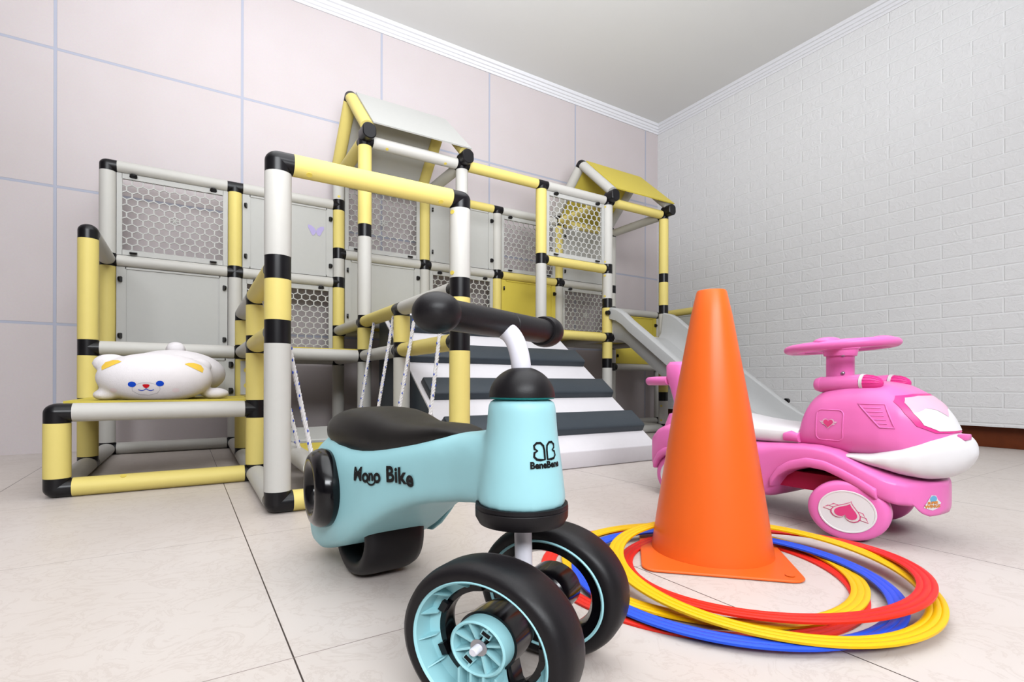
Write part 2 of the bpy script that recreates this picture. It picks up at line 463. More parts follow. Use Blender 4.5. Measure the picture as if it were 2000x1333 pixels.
def post(u, v, *segs):
    for c, h1, h0 in segs: tube('post', c, (u, v, h1), (u, v, h0))
def ru(h, v, u0, cols):
    for i, c in enumerate(cols):
        if c != '-': tube('rail', c, (u0 + i, v, h), (u0 + i + 1, v, h))
def rv(h, u, v0, cols):
    for i, c in enumerate(cols):
        if c != '-': tube('rail', c, (u, v0 + i, h), (u, v0 + i + 1, h))
post(0, 0, ('g', 120, 80), ('y', 80, 40), ('g', 40, 0))
post(0, 1, ('y', 80, 40), ('y', 40, 20), ('y', 20, 0))
post(0, 2, ('y', 20, 0))
post(1, 0, ('y', 120, 80), ('g', 80, 40), ('g', 40, 0))
post(1, 1, ('y', 55, 40), ('y', 40, 20), ('y', 20, 0))
post(1, 2, ('y', 55, 40), ('y', 40, 20), ('y', 20, 0))
post(1, 3, ('g', 80, 55), ('y', 55, 40), ('g', 40, 0))
post(2, 3, ('g', 80, 55), ('y', 55, 40), ('y', 40, 0))
post(2, 0, ('g', 135, 120), ('y', 120, 95), ('g', 95, 80), ('y', 80, 55), ('y', 55, 40), ('g', 40, 0))
post(2, 1, ('y', 135, 95), ('g', 95, 55), ('y', 55, 40), ('g', 40, 0))
post(2, 2, ('y', 55, 40), ('g', 40, 0))
post(3, 0, ('y', 135, 95), ('g', 95, 55), ('g', 55, 0))
post(3, 1, ('g', 135, 95), ('g', 95, 55), ('g', 55, 0))
post(4, 0, ('g', 135, 95), ('y', 95, 55), ('g', 55, 0))
post(4, 1, ('y', 135, 95), ('g', 95, 55), ('g', 55, 0))
post(5, 0, ('y', 135, 95), ('g', 95, 55), ('g', 55, 0))
post(5, 1, ('g', 135, 95), ('g', 95, 75), ('y', 75, 55), ('y', 55, 40), ('g', 40, 0))
post(6, 0, ('g', 135, 95), ('g', 95, 80), ('g', 80, 55), ('g', 55, 40), ('g', 40, 0))
post(6, 1, ('y', 135, 95), ('y', 95, 75), ('g', 75, 55), ('g', 55, 40), ('y', 40, 20), ('g', 20, 0))
post(7, 0, ('g', 80, 40), ('g', 40, 0))
post(7, 1, ('y', 80, 40), ('g', 40, 0))
ru(120, 0, 0, 'gg'); ru(80, 0, 0, 'gg'); ru(40, 0, 0, 'gg'); ru(0, 0, 0, 'ggggggg')
ru(135, 0, 2, 'yygy'); ru(95, 0, 2, 'ggyg'); ru(55, 0, 2, 'ggyg')
ru(80, 0, 6, 'g'); ru(40, 0, 6, 'g')
ru(40, 1, 0, 'gg'); ru(20, 1, 0, 'g')
ru(135, 1, 2, 'gygy'); ru(95, 1, 4, 'y'); ru(55, 1, 2, 'ggyg'); ru(0, 1, 5, 'g')
ru(20, 2, 0, 'g'); ru(0, 2, 0, 'y')
ru(80, 3, 1, 'y'); ru(0, 3, 1, 'y')
rv(80, 0, 0, 'g'); rv(0, 0, 0, 'gg'); rv(20, 0, 1, 'g')
rv(55, 1, 1, 'gy'); rv(40, 1, 0, 'ggy'); rv(0, 1, 0, 'ggg')
rv(55, 2, 0, 'gyg'); rv(40, 2, 0, 'ggy')
rv(135, 2, 0, 'y'); rv(135, 3, 0, 'g'); rv(135, 5, 0, 'y'); rv(135, 6, 0, 'g')
rv(55, 3, 0, 'g'); rv(55, 4, 0, 'g'); rv(55, 5, 0, 'g'); rv(55, 6, 0, 'g')
rv(80, 7, 0, 'y'); rv(40, 7, 0, 'g'); rv(0, 7, 0, 'g'); rv(0, 6, 0, 'g')
# connectors
RC = 0.0246
roofed = {(2, 1, 135), (3, 1, 135), (5, 1, 135), (6, 1, 135)}
for n, ds in nodes.items():
    p = Gp(n); bb = B()
    bb.sphere(p, RC, useg=24, vseg=14)
    uniq = []
    for d in ds:
        if all((d - q).length > 0.1 for q in uniq): uniq.append(d)
    for d in uniq: bb.cyl(p, p + d * 0.0277, RC, seg=24)
    gout('connector', bb, BLK)
# roof connectors and roofs
def roof(u0, tube_m, panel_m, tl, plab):
    for u in (u0, u0 + 1):
        x = u * 0.4
        for sgn, yb in ((-1, -0.4), (1, 0.0)):
            y0 = yb + sgn * 0.0; pts = []
            for i in range(24):                                     # oblong cross-section, stretched upward
                a = 2 * PI * i / 24
                pts.append(V((x + 0.025 * math.cos(a), y0, 1.365 + 0.025 * math.sin(a) + (0.012 if math.sin(a) > 0 else -0.006))))
            gout('roof_connector', B().prism(pts, (0, sgn * 0.062, 0)).bevel(0.003, 1, 0.9), BLK)
            e = V((x, yb + sgn * 0.035, 1.395)); t = V((x, -0.2, 1.655)); d = (t - e).normalized()
            gout('roof_tube', B().cyl(e + d * 0.004, t - d * 0.022, 0.025, seg=24), tube_m, label=tl)
        t = V((x, -0.2, 1.655)); bb = B().sphere(t, 0.0246)
        for sgn, yb in ((-1, -0.4), (1, 0.0)):
            e = V((x, yb + sgn * 0.035, 1.395)); d = (e - t).normalized(); bb.cyl(t, t + d * 0.026, 0.0246)
        gout('ridge_connector', bb, BLK)
    for sgn, yb in ((-1, -0.4), (1, 0.0)):
        e = V((0, yb + sgn * 0.035, 1.395)); t = V((0, -0.2, 1.655)); d = (t - e).normalized(); n = V((0, -d.z * -sgn * 1.0, d.y * -sgn * -1.0))
        n = V((0, sgn * abs(d.z), abs(d.y)))
        xa, xb = u0 * 0.4 + 0.014, (u0 + 1) * 0.4 + 0.016
        o0 = n * (0.022 if sgn < 0 else 0.004)
        q = [V((xa, 0, 0)) + e - d * 0.006 + o0, V((xb, 0, 0)) + e - d * 0.006 + o0, V((xb - 0.012, 0, 0)) + t + o0 - d * 0.01, V((xa, 0, 0)) + t + o0 - d * 0.004]
        gout('roof_panel', B().prism(q, n * 0.006), panel_m, label=plab)
roof(2, YEL, PGRY, 'yellow roof tube', 'grey roof panel')
roof(5, GRY, PYEL, 'grey roof tube', 'yellow roof panel')
# panels
HW = 0.174
def frame_axes(u0, v0, plane):
    return (Gp((u0, v0, 0)), V((1, 0, 0)), V((0, -1, 0))) if plane == 'u' else (Gp((u0, v0, 0)), V((0, -1, 0)), V((-1, 0, 0)))
def bolts(o_, a, n, zc, hh, parent, horiz):
    up = V((0, 0, 1))
    if horiz: spots = [(x, sg * (hh - 0.006), (up * -sg * 0.93 + n * 0.37)) for x in (-0.125, 0.125) for sg in (1, -1)]
    else: spots = [(sg * 0.166, z, (a * -sg * 0.93 + n * 0.37)) for sg in (1, -1) for z in (-0.12, 0.12)]
    for x, z, d in spots:
        if hh < 0.1 and not horiz: z *= 0.42
        p = o_ + a * (0.2 + x) + V((0, 0, zc + z)) + n * 0.012; d = d.normalized()
        gout('panel_bolt', B().cyl(p, p + d * 0.007, 0.0118, seg=16), BLK, parent=parent)
def solid(u0, v0, h1, h0, m, lab, plane='u'):
    o_, a, n = frame_axes(u0, v0, plane); zc = (h1 + h0) / 200.0; hh = (h1 - h0) / 200.0 - 0.026
    bb = B(); c = o_ + a * 0.2 + V((0, 0, zc))
    rot = None if plane == 'u' else Matrix.Rotation(PI / 2, 3, 'Z')
    bb.box(c, (2 * HW, 0.008, 2 * hh), rot)
    for x in (-1, 1): bb.box(c + a * x * (HW - 0.014) + n * 0.002, (0.028, 0.012, 2 * hh), rot)
    for z in (-1, 1): bb.box(c + V((0, 0, z * (hh - 0.004))) + n * 0.002, (2 * HW - 0.05, 0.012, 0.008), rot)
    p = gout('panel', bb, m, label=lab, smooth=None)
    bolts(o_, a, n, zc, hh, p, False)
    return p
def honey(u0, v0, h1, h0, plane='u'):
    o_, a, n = frame_axes(u0, v0, plane); zc = (h1 + h0) / 200.0; hh = (h1 - h0) / 200.0 - 0.026
    c = o_ + a * 0.2 + V((0, 0, zc)); bb = B()
    for x in (-1, 1): bb.box(c + a * x * (HW - 0.008), (0.016, 0.012, 2 * hh))
    for z in (-1, 1): bb.box(c + V((0, 0, z * (hh - 0.011))), (2 * HW - 0.03, 0.012, 0.022))
    s = 0.0187; w = s * math.sqrt(3); rs = 1.5 * s; si = s - 0.0025; bm = bb.bm; up = V((0, 0, 1)); t = n * 0.0022
    xl = HW - 0.016
    for r in range(11):
        for q in range(11):
            x = (q - 5 + (0.5 if r % 2 == 0 else 0.0)) * w; z = (r - 5) * rs
            if x > xl + w * 0.3 or x < -xl - w * 0.3: continue
            cc = c + a * x + up * z
            cl = lambda P: c + a * max(-xl - 0.004, min(xl + 0.004, (P - c).dot(a))) + up * (P - c).dot(up)
            O = []; I = []
            for k in range(6):
                an = PI / 6 + k * PI / 3; dv = a * math.cos(an) + up * math.sin(an)
                O.append(cl(cc + dv * s)); I.append(cl(cc + dv * si))
            of = [bm.verts.new(P + t) for P in O]; ob = [bm.verts.new(P - t) for P in O]
            jf = [bm.verts.new(P + t) for P in I]; jb = [bm.verts.new(P - t) for P in I]
            for k in range(6):
                l = (k + 1) % 6
                bm.faces.new((of[k], of[l], jf[l], jf[k])); bm.faces.new((ob[l], ob[k], jb[k], jb[l])); bm.faces.new((jf[k], jf[l], jb[l], jb[k]))
    for k in range(3):
        an = k * PI / 3; dv = a * math.cos(an) + up * math.sin(an)
        bb.cyl(c - dv * 0.014, c + dv * 0.014, 0.003, seg=6)
    p = gout('honeycomb_panel', bb, PGRY, label='grey honeycomb mesh panel', smooth=0.4)
    bolts(o_, a, n, zc, hh, p, True)
GL = 'grey solid panel'; YL = 'yellow solid panel'
honey(0, 0, 120, 80); solid(0, 0, 80, 40, PGRY, GL); solid(0, 1, 40, 20, PGRY, GL)
bp = solid(1, 0, 120, 80, PGRY, 'grey solid panel with a lilac butterfly'); honey(1, 0, 80, 40)
honey(2, 0, 135, 95); solid(2, 0, 95, 55, PGRY, GL)
solid(3, 0, 135, 95, PGRY, GL); honey(3, 0, 95, 55)
honey(4, 0, 135, 95); solid(4, 0, 95, 55, PYEL, YL); honey(4, 1, 135, 95)
solid(5, 0, 135, 95, PGRY, GL); honey(5, 0, 95, 55)
solid(6, 0, 80, 40, PYEL, YL); solid(7, 0, 80, 40, PGRY, GL, 'v')
# butterfly sticker
bc = Gp((1, 0, 0)) + V((0.305, -0.0055, 1.05)); bb = B()
wing = [(0.0, 0.0), (0.006, 0.014), (0.02, 0.026), (0.034, 0.028), (0.034, 0.014), (0.026, 0.0), (0.022, -0.012), (0.014, -0.024), (0.006, -0.018), (0.001, -0.008)]
for sg in (-1, 1):
    bb.prism([bc + V((sg * x * 0.95, 0, z * 1.0)) for x, z in (wing if sg > 0 else wing[::-1])], (0, -0.0006, 0))
gout('butterfly_sticker', bb, LILAC, 'lilac butterfly sticker', parent=bp, smooth=None)
# boards
def board(u0, v0, h, m, lab):
    c = Gp((u0 + 0.5, v0 + 0.5, h)) + V((0, 0, 0.027)); bb = B().box(c, (0.385, 0.37, 0.006)).box(c - V((0, 0, 0.011)), (0.34, 0.34, 0.018))
    gout('deck_board', bb, m, lab, smooth=None)
board(0, 1, 20, PYEL, 'yellow bench board'); board(1, 0, 40, PYEL, 'yellow platform board')
for u in (2, 3, 4, 5): board(u, 0, 55, PYEL, 'yellow platform board')
# grey bracket with two holes on the bench post, yellow plugs
px = Gp((1, 1, 30)); bb = B()
bb.box(px + V((0.012, -0.028, 0)), (0.045, 0.003, 0.13))
gout('bracket', bb, PGRY, 'grey bracket plate', smooth=None)
for dz in (0.03, -0.03):
    gout('plug', B().cyl(px + V((0.010, -0.0290, dz)), px + V((0.010, -0.0310, dz)), 0.011, seg=16), PLUG, 'yellow plug')
for n_, hs in (((2, 3), (76, 59)), ((5, 1), (131, 99, 91, 79)), ((2, 0), (133, 124)), ((6, 1), (14, 5))):
    for h in hs:
        p = Gp((n_[0], n_[1], h)); d = V((-0.95, -0.31, 0)).normalized() if n_ != (2, 0) else V((-0.2, -1, 0)).normalized()
        gout('plug', B().cyl(p + d * 0.0235, p + d * 0.0262, 0.006, seg=12), PLUG, 'yellow plug')
for (u, v, h, t) in ((1, 3, 80, 0.14), (1, 3, 80, 0.86), (2, 1, 135, 0.2), (2, 1, 135, 0.8), (0, 2, 0, 0.3)):
    p = Gp((u + t, v, h)); d = V((0, -0.55, -0.83 if h else 0.9)).normalized()
    gout('plug', B().cyl(p + d * 0.0235, p + d * 0.0260, 0.006, seg=12), PLUG, 'yellow plug')
# slide
path = [(-0.425, 0.492), (-0.47, 0.485), (-0.51, 0.462), (-0.56, 0.425), (-0.70, 0.323), (-0.85, 0.214), (-0.95, 0.143), (-1.02, 0.098), (-1.08, 0.068), (-1.14, 0.048), (-1.22, 0.036), (-1.30, 0.030)]
rail = [(-0.425, 0.632), (-0.47, 0.620), (-0.51, 0.597), (-0.56, 0.556), (-0.70, 0.455), (-0.85, 0.346), (-0.95, 0.272), (-1.02, 0.222), (-1.08, 0.178), (-1.14, 0.142), (-1.22, 0.108), (-1.30, 0.070)]
secs = []
for (y, zb), (y2, zt) in zip(path, rail):
    h = zt - zb
    half = [(0.0, 0.0), (0.10, 0.0), (0.135, 0.006), (0.155, 0.03), (0.162, h * 0.55), (0.168, h - 0.006), (0.176, h), (0.200, h - 0.001), (0.209, h - 0.008), (0.211, h - 0.02), (0.211, h - 0.058), (0.203, h - 0.058), (0.192, h - 0.052), (0.182, 0.01), (0.170, -0.018), (0.13, -0.026), (0.0, -0.028)]
    right = [(2.2 + x, y, max(0.001, zb + dz)) for x, dz in half]
    left = [(2.2 - x, y, max(0.001, zb + dz)) for x, dz in half[::-1]][1:-1]
    secs.append(right + left)
sl = out('slide', B().loft(secs), SLG, gym, smooth=0.6, label='grey plastic slide')
for x, y, z in ((1.985, -0.425, 0.600), (2.425, -1.055, 0.185)):
    p = V((x, y, z)); d = V((0, -1, 0)) if x < 2.2 else V((1, 0, 0))
    if x < 2.2: p = V((1.978, -0.424, 0.603))
    out('slide_bolt', B().cyl(p - d * 0.004, p + d * 0.012, 0.011, seg=16), BLK, sl)

#@@SWING
# ------------------------------------------------------------------ hanging seat on ropes
sw = thing('hanging_seat', 'low hanging swing seat on white ropes flecked with blue, inside the climbing frame', 'swing', (0.6, -0.9, 0.075))
SZ0 = 0.088
out('seat_board', B().box((0.6, -0.99, SZ0), (0.22, 0.34, 0.010)).bevel(0.003, 1), PYEL, sw, label='yellow seat board')
out('seat_back_board', B().box((0.6, -0.66, SZ0 + 0.012), (0.27, 0.24, 0.012), Matrix.Rotation(math.radians(4), 3, 'X')).bevel(0.003, 1), PGRY, sw, label='grey seat board')
def htube(p0, p1, r, m, name, par, lab=None):
    b = B().cyl(V((p0[0], p0[1], p0[2] / ZS)), V((p1[0], p1[1], p1[2] / ZS)), r, seg=20); b.xf(Matrix.Diagonal((1, 1, ZS, 1)))
    return out(name, b, m, par, label=lab)
for x in (0.475, 0.725):
    htube((x, -0.82, SZ0 - 0.008), (x, -1.18, SZ0 - 0.008), 0.024, GRY, 'seat_tube', sw, 'grey seat tube')
    htube((x, -0.80, SZ0 - 0.008), (x, -0.825, SZ0 - 0.008), 0.0243, BLK, 'seat_connector', sw)
htube((0.475, -1.19, SZ0 - 0.008), (0.725, -1.19, SZ0 - 0.008), 0.024, GRY, 'seat_tube', sw, 'grey seat tube')
def rope(top, bot, r=0.0052):
    top, bot = V(top), V(bot); d = bot - top; L = d.length; d.normalize(); x = d.orthogonal().normalized(); y = d.cross(x)
    b = B(); nseg = int(L / 0.006)
    for k in range(3):
        pts = []
        for i in range(nseg + 1):
            a = 2 * PI * (i * L / nseg / 0.026) + k * 2 * PI / 3
            pts.append(top + d * (L * i / nseg) + (x * math.cos(a) + y * math.sin(a)) * r * 0.5)
        b.sweep(pts, r * 0.58, seg=6)
    ro = out('rope', b, ROPE, sw)
    f = B(); i = 0; s = 0.012
    while s < L:
        a = 2 * PI * (s / 0.026)
        for q in (0, 1):
            aa = a + q * PI * 0.9 + i; p = top + d * s + (x * math.cos(aa) + y * math.sin(aa)) * r * 0.92
            f.sphere(p, 1.0, (0.0017, 0.0017, 0.0036), 6, 4)
        s += 0.026; i += 1
    out('fleck', f, BLUEF, ro, label='blue rope flecks')
for top, bot in (((0.79, -0.552, 0.470), (0.72, -0.60, 0.10)), ((0.79, -0.755, 0.470), (0.72, -0.78, 0.10)), ((0.79, -0.945, 0.470), (0.715, -0.97, 0.09)), ((0.79, -1.13, 0.470), (0.735, -1.15, 0.09)),
                 ((0.41, -1.10, 0.470), (0.478, -1.14, 0.09)), ((0.41, -0.87, 0.470), (0.478, -0.98, 0.09)), ((0.41, -0.60, 0.470), (0.475, -0.62, 0.10)), ((0.41, -0.72, 0.470), (0.478, -0.76, 0.10))):
    rope(top, bot)

#@@RAMP
# ------------------------------------------------------------------ padded foam ramp
rp = thing('foam_ramp', 'padded white foam ramp with dark slate steps leaning into the climbing frame', 'ramp', (1.2, -0.78, 0))
X0, X1 = 0.838, 1.58
def rz(y): return 0.053 + 0.725 * (y + 1.103)
wed = [(-1.090, 0.0), (-1.096, 0.050), (-0.455, rz(-0.455) - 0.004), (-0.455, 0.0)]
out('foam_core', B().prism([V((X0, y, z)) for y, z in wed], (X1 - X0, 0, 0)).bevel(0.004), NAVY, rp, label='dark slate foam sides')
cov = [(-1.095, 0.001), (-1.103, 0.053), (-0.45, rz(-0.45)), (-0.45, rz(-0.45) - 0.006), (-1.094, 0.046), (-1.088, 0.001)]
out('cover', B().prism([V((X0 + 0.002, y, z)) for y, z in cov], (X1 - X0 - 0.002, 0, 0)).bevel(0.003), WHT, rp, label='white cover sheet')
sd = V((0, 0.653, 0.653 * 0.725)).normalized(); sn = V((0, -sd.z, sd.y))
for i, yf in enumerate((-1.045, -0.892, -0.730, -0.575, -0.50)):
    ln = 0.092 if i < 4 else 0.05
    a = V((0, yf, rz(yf))); t = 0.026
    q = [a, a + sn * (t * 0.85) + sd * 0.004, a + sn * t + sd * 0.012, a + sn * t + sd * (ln - 0.008), a + sn * 0.002 + sd * ln]
    b = B().prism([p + V((X0 + 0.015, 0, 0)) for p in q], (X1 - X0 - 0.02, 0, 0)).bevel(0.003)
    if i < 4: out('step_pad', b, NAVY, rp, label='dark slate step pad')
    else: b.bm.free()

#@@CONE
# ------------------------------------------------------------------ traffic cone
cn = thing('traffic_cone', 'orange traffic cone standing among the coloured hoops', 'cone', (0.926, -1.806, 0))
ang = math.radians(45.4); L = 0.104; cr = 0.02
pts = []
for cx_, cy_, a0 in ((L, L, 0), (-L, L, 90), (-L, -L, 180), (L, -L, 270)):
    for k in range(7):
        a = math.radians(a0 + k * 15); pts.append((math.copysign(L - cr, cx_) + cr * math.cos(a), math.copysign(L - cr, cy_) + cr * math.sin(a)))
rot = Matrix.Rotation(ang, 3, 'Z')
c0 = V((0.926, -1.806, 0))
out('base_plate', B().prism([c0 + rot @ V((x, y, 0.0005)) for x, y in pts], (0, 0, 0.0036)).bevel(0.0012, 1), ORG, cn)
prof = [(0.0880, 0.004), (0.0872, 0.010), (0.0855, 0.020), (0.0835, 0.034), (0.0795, 0.062), (0.0560, 0.216), (0.0300, 0.362), (0.0222, 0.397), (0.0207, 0.400), (0.0190, 0.399), (0.0200, 0.380), (0.050, 0.21), (0.075, 0.05), (0.084, 0.004)]
out('cone_body', B().lathe(prof, (0.9336, -1.8007, 0), 72), ORG, cn, smooth=0.9)
for x, y in ((-0.086, -0.086), (0.086, -0.086)):
    p = c0 + rot @ V((x, y, 0.0048)); out('base_hole', B().cyl(p, p + V((0, 0, 0.0006)), 0.006, seg=16), CREAM if x < 0 and False else ORG, cn)

#@@HOOPS
# ------------------------------------------------------------------ hoops lying round the cone
def hoop(cx_, cy_, r, z, ta, tb, m, label):
    c = V((cx_, cy_, z)); b = B(); bm = b.bm
    prof = [(-0.0100, 0.0), (-0.0100, 0.0024), (-0.0080, 0.0035), (-0.0048, 0.0035), (-0.0036, 0.0027), (-0.0024, 0.0035), (0.0024, 0.0035), (0.0036, 0.0027), (0.0048, 0.0035), (0.0080, 0.0035), (0.0100, 0.0024), (0.0100, 0.0)]
    n = 120; rows = []
    for i in range(n):
        a = 2 * PI * i / n; dz = r * (ta * math.cos(a) + tb * math.sin(a))
        rows.append([bm.verts.new(c + V(((r + q) * math.cos(a), (r + q) * math.sin(a), h + dz))) for q, h in prof])
    k = len(prof)
    for i in range(n):
        p, q = rows[i], rows[(i + 1) % n]
        for j in range(k): bm.faces.new((p[j], p[(j + 1) % k], q[(j + 1) % k], q[j]))
    o = out('hoop', b, m, loc=(cx_, cy_, z), smooth=0.9)
    return tag(o, label, 'hoop', 'flat plastic hoops round the traffic cone')
hoop(0.8422, -1.8356, 0.1956, 0.0003, 0, 0, RED, 'red flat hoop at the bottom of the pile, farthest to the left')
hoop(0.8677, -1.8343, 0.1864, 0.0040, 0.004, 0, RYEL, 'lower yellow flat hoop, under the blue hoop')
hoop(0.8486, -1.8815, 0.1862, 0.0085, 0.008, 0.006, RBLU, 'blue flat hoop in the pile round the cone')
hoop(0.8816, -1.9104, 0.1803, 0.0200, 0.0168, 0.0520, RYEL, 'upper yellow flat hoop, over the blue hoop')
hoop(0.9088, -1.8957, 0.1768, 0.0130, 0.0324, -0.0627, RED, 'red flat hoop on top of the pile, directly encircling the cone base')

#@@BIKE
# ------------------------------------------------------------------ mint balance bike
BH = math.radians(-86.0); hv = V((math.cos(BH), math.sin(BH), 0)); nv = V((hv.y, -hv.x, 0))    # heading, visible side
BO = V((0.4985, -1.9365, 0))
def bk(s, t, z): return BO + hv * s + nv * t + V((0, 0, z))
bike = thing('balance_bike', 'mint green child balance bike with black wheels and saddle in the foreground', 'balance bike', (0.49, -1.78, 0))
Ztab = [(-0.468, 0.080, 0.125, 0.036), (-0.460, 0.050, 0.150, 0.052), (-0.445, 0.034, 0.170, 0.062), (-0.42, 0.023, 0.183, 0.067), (-0.38, 0.024, 0.196, 0.070), (-0.34, 0.037, 0.198, 0.070), (-0.30, 0.0495, 0.194, 0.068), (-0.265, 0.067, 0.190, 0.064), (-0.23, 0.088, 0.189, 0.059), (-0.20, 0.104, 0.192, 0.053), (-0.175, 0.116, 0.196, 0.048), (-0.14, 0.1285, 0.201, 0.042), (-0.115, 0.135, 0.205, 0.038), (-0.07, 0.144, 0.211, 0.033), (-0.04, 0.149, 0.215, 0.032), (-0.01, 0.151, 0.216, 0.031), (0.012, 0.153, 0.214, 0.026)]
def shell(w, z0, z1, seg=40):
    zc, hh = (z0 + z1) / 2, (z1 - z0) / 2; r = []
    for i in range(seg):
        a = 2 * PI * i / seg; c, s = math.cos(a), math.sin(a); n = 3.0 if s > 0 else 9.0
        r.append((w * math.copysign(abs(c) ** (2 / n), c), zc + hh * math.copysign(abs(s) ** (2 / n), s)))
    return r
secs = [[bk(s, t, z) for t, z in shell(w, z0, z1)] for s, z0, z1, w in Ztab]
b = B().loft(secs)
b.lathe([(0, 0.1525), (0.0375, 0.1525), (0.0385, 0.155), (0.0345, 0.190), (0.0310, 0.215), (0.0290, 0.2425), (0.0275, 0.2445), (0, 0.2445)], BO, 48)
body = blend(out('body', b, MINT, bike, label='mint green body shell'), 0.0035, 14)
bb_v = bvh_of(body)
fs = [(-0.335, 0.046), (-0.345, 0.085), (-0.30, 0.10), (-0.226, 0.101), (-0.239, 0.0885), (-0.262, 0.0688), (-0.287, 0.0539)]
out('wheel_skirt', B().prism([bk(x, -0.064, z) for x, z in fs], nv * 0.004).bevel(0.001, 1), MINT, bike, label='mint green far skirt')
# saddle
St = [(-0.425, 0.180, 0.190, 0.020), (-0.420, 0.175, 0.200, 0.034), (-0.410, 0.170, 0.2085, 0.044), (-0.392, 0.165, 0.2165, 0.052), (-0.36, 0.160, 0.2230, 0.058), (-0.32, 0.157, 0.2258, 0.060), (-0.28, 0.157, 0.2258, 0.058), (-0.25, 0.159, 0.2225, 0.054), (-0.225, 0.162, 0.2180, 0.049), (-0.20, 0.166, 0.2148, 0.044), (-0.17, 0.173, 0.2140, 0.039), (-0.14, 0.182, 0.2150, 0.034), (-0.115, 0.191, 0.2155, 0.029), (-0.095, 0.198, 0.2130, 0.023), (-0.080, 0.203, 0.2095, 0.015), (-0.073, 0.205, 0.2075, 0.006)]
out('saddle', B().loft([[bk(s, t, z) for t, z in superell(w, z0, z1, 2.6, 32)] for s, z0, z1, w in St]), SEATB, bike, smooth=1.2, label='black moulded saddle')
# rear ring ornament
def ring_m(center, axis, Rr, r2, m, name, par, lab=None, seg=56):
    b = B(); prof = [(Rr + r2 * math.cos(2 * PI * i / 16), r2 * 1.15 * math.sin(2 * PI * i / 16)) for i in range(16)]
    b.lathe(prof, (0, 0, 0), seg, closed=True)
    q = V((0, 0, 1)).rotation_difference(V(axis)).to_matrix().to_4x4()
    b.xf(Matrix.Translation(center) @ Matrix.Diagonal((1, 1, ZS, 1)) @ q)
    return out(name, b, m, par, label=lab, smooth=1.2)
RCn = bk(-0.345, 0.071, 0.1185)
rax = (nv + hv * -0.10).normalized()
rg = ring_m(RCn, rax, 0.0455, 0.0155, GLOSSB, 'side_ring', bike, 'glossy black side ring')
q = V((0, 0, 1)).rotation_difference(rax).to_matrix().to_4x4()
out('ring_inset', B().lathe([(0.044, 0.002), (0.030, -0.004), (0, -0.006)], (0, 0, 0), 40).xf(Matrix.Translation(RCn) @ Matrix.Diagonal((1, 1, ZS, 1)) @ q), DKIN, rg)
# wheels
def wheel_xf(c, psi):
    return Matrix.Translation(c) @ Matrix.Diagonal((1, 1, ZS, 1)) @ Matrix.Rotation(psi, 4, 'Z') @ Matrix.Rotation(PI / 2, 4, 'X')
# local wheel frame: x = rolling direction, y = up, z = axle (pointing right of the heading)
def part(b, m, name, par, X, lab=None, smooth=0.6):
    b.xf(X); return out(name, b, m, par, label=lab, smooth=smooth)
RW = 0.0715
Xr = wheel_xf(bk(-0.328, 0.002, RW * ZS + 0.0006), BH)
hw = 0.040
tp = [(0.050, -hw + 0.004), (0.060, -hw), (0.0665, -hw + 0.002), (0.0700, -hw + 0.010), (0.0713, -hw + 0.022), (0.0715, 0), (0.0713, hw - 0.022), (0.0700, hw - 0.010), (0.0665, hw - 0.002), (0.060, hw), (0.050, hw - 0.004), (0.047, hw - 0.012), (0.046, 0.0), (0.047, -hw + 0.012)]
rw = part(B().lathe(tp, (0, 0, 0), 64, closed=True), RUB, 'rear_wheel', bike, Xr, 'black rear roller wheel', 0.9)
part(B().lathe([(0, -0.026), (0.020, -0.026), (0.022, -0.022), (0.0465, -0.016), (0.0465, 0.016), (0.022, 0.022), (0.020, 0.026), (0, 0.026)], (0, 0, 0), 40), GLOSSB, 'hub', rw, Xr)
FPSI = math.radians(-60.5); fh = V((math.cos(FPSI), math.sin(FPSI), 0)); fn = V((fh.y, -fh.x, 0))   # fn: towards the near wheel
RF = 0.0729; AX = BO + V((0.002, -0.002, RF * ZS + 0.0006))
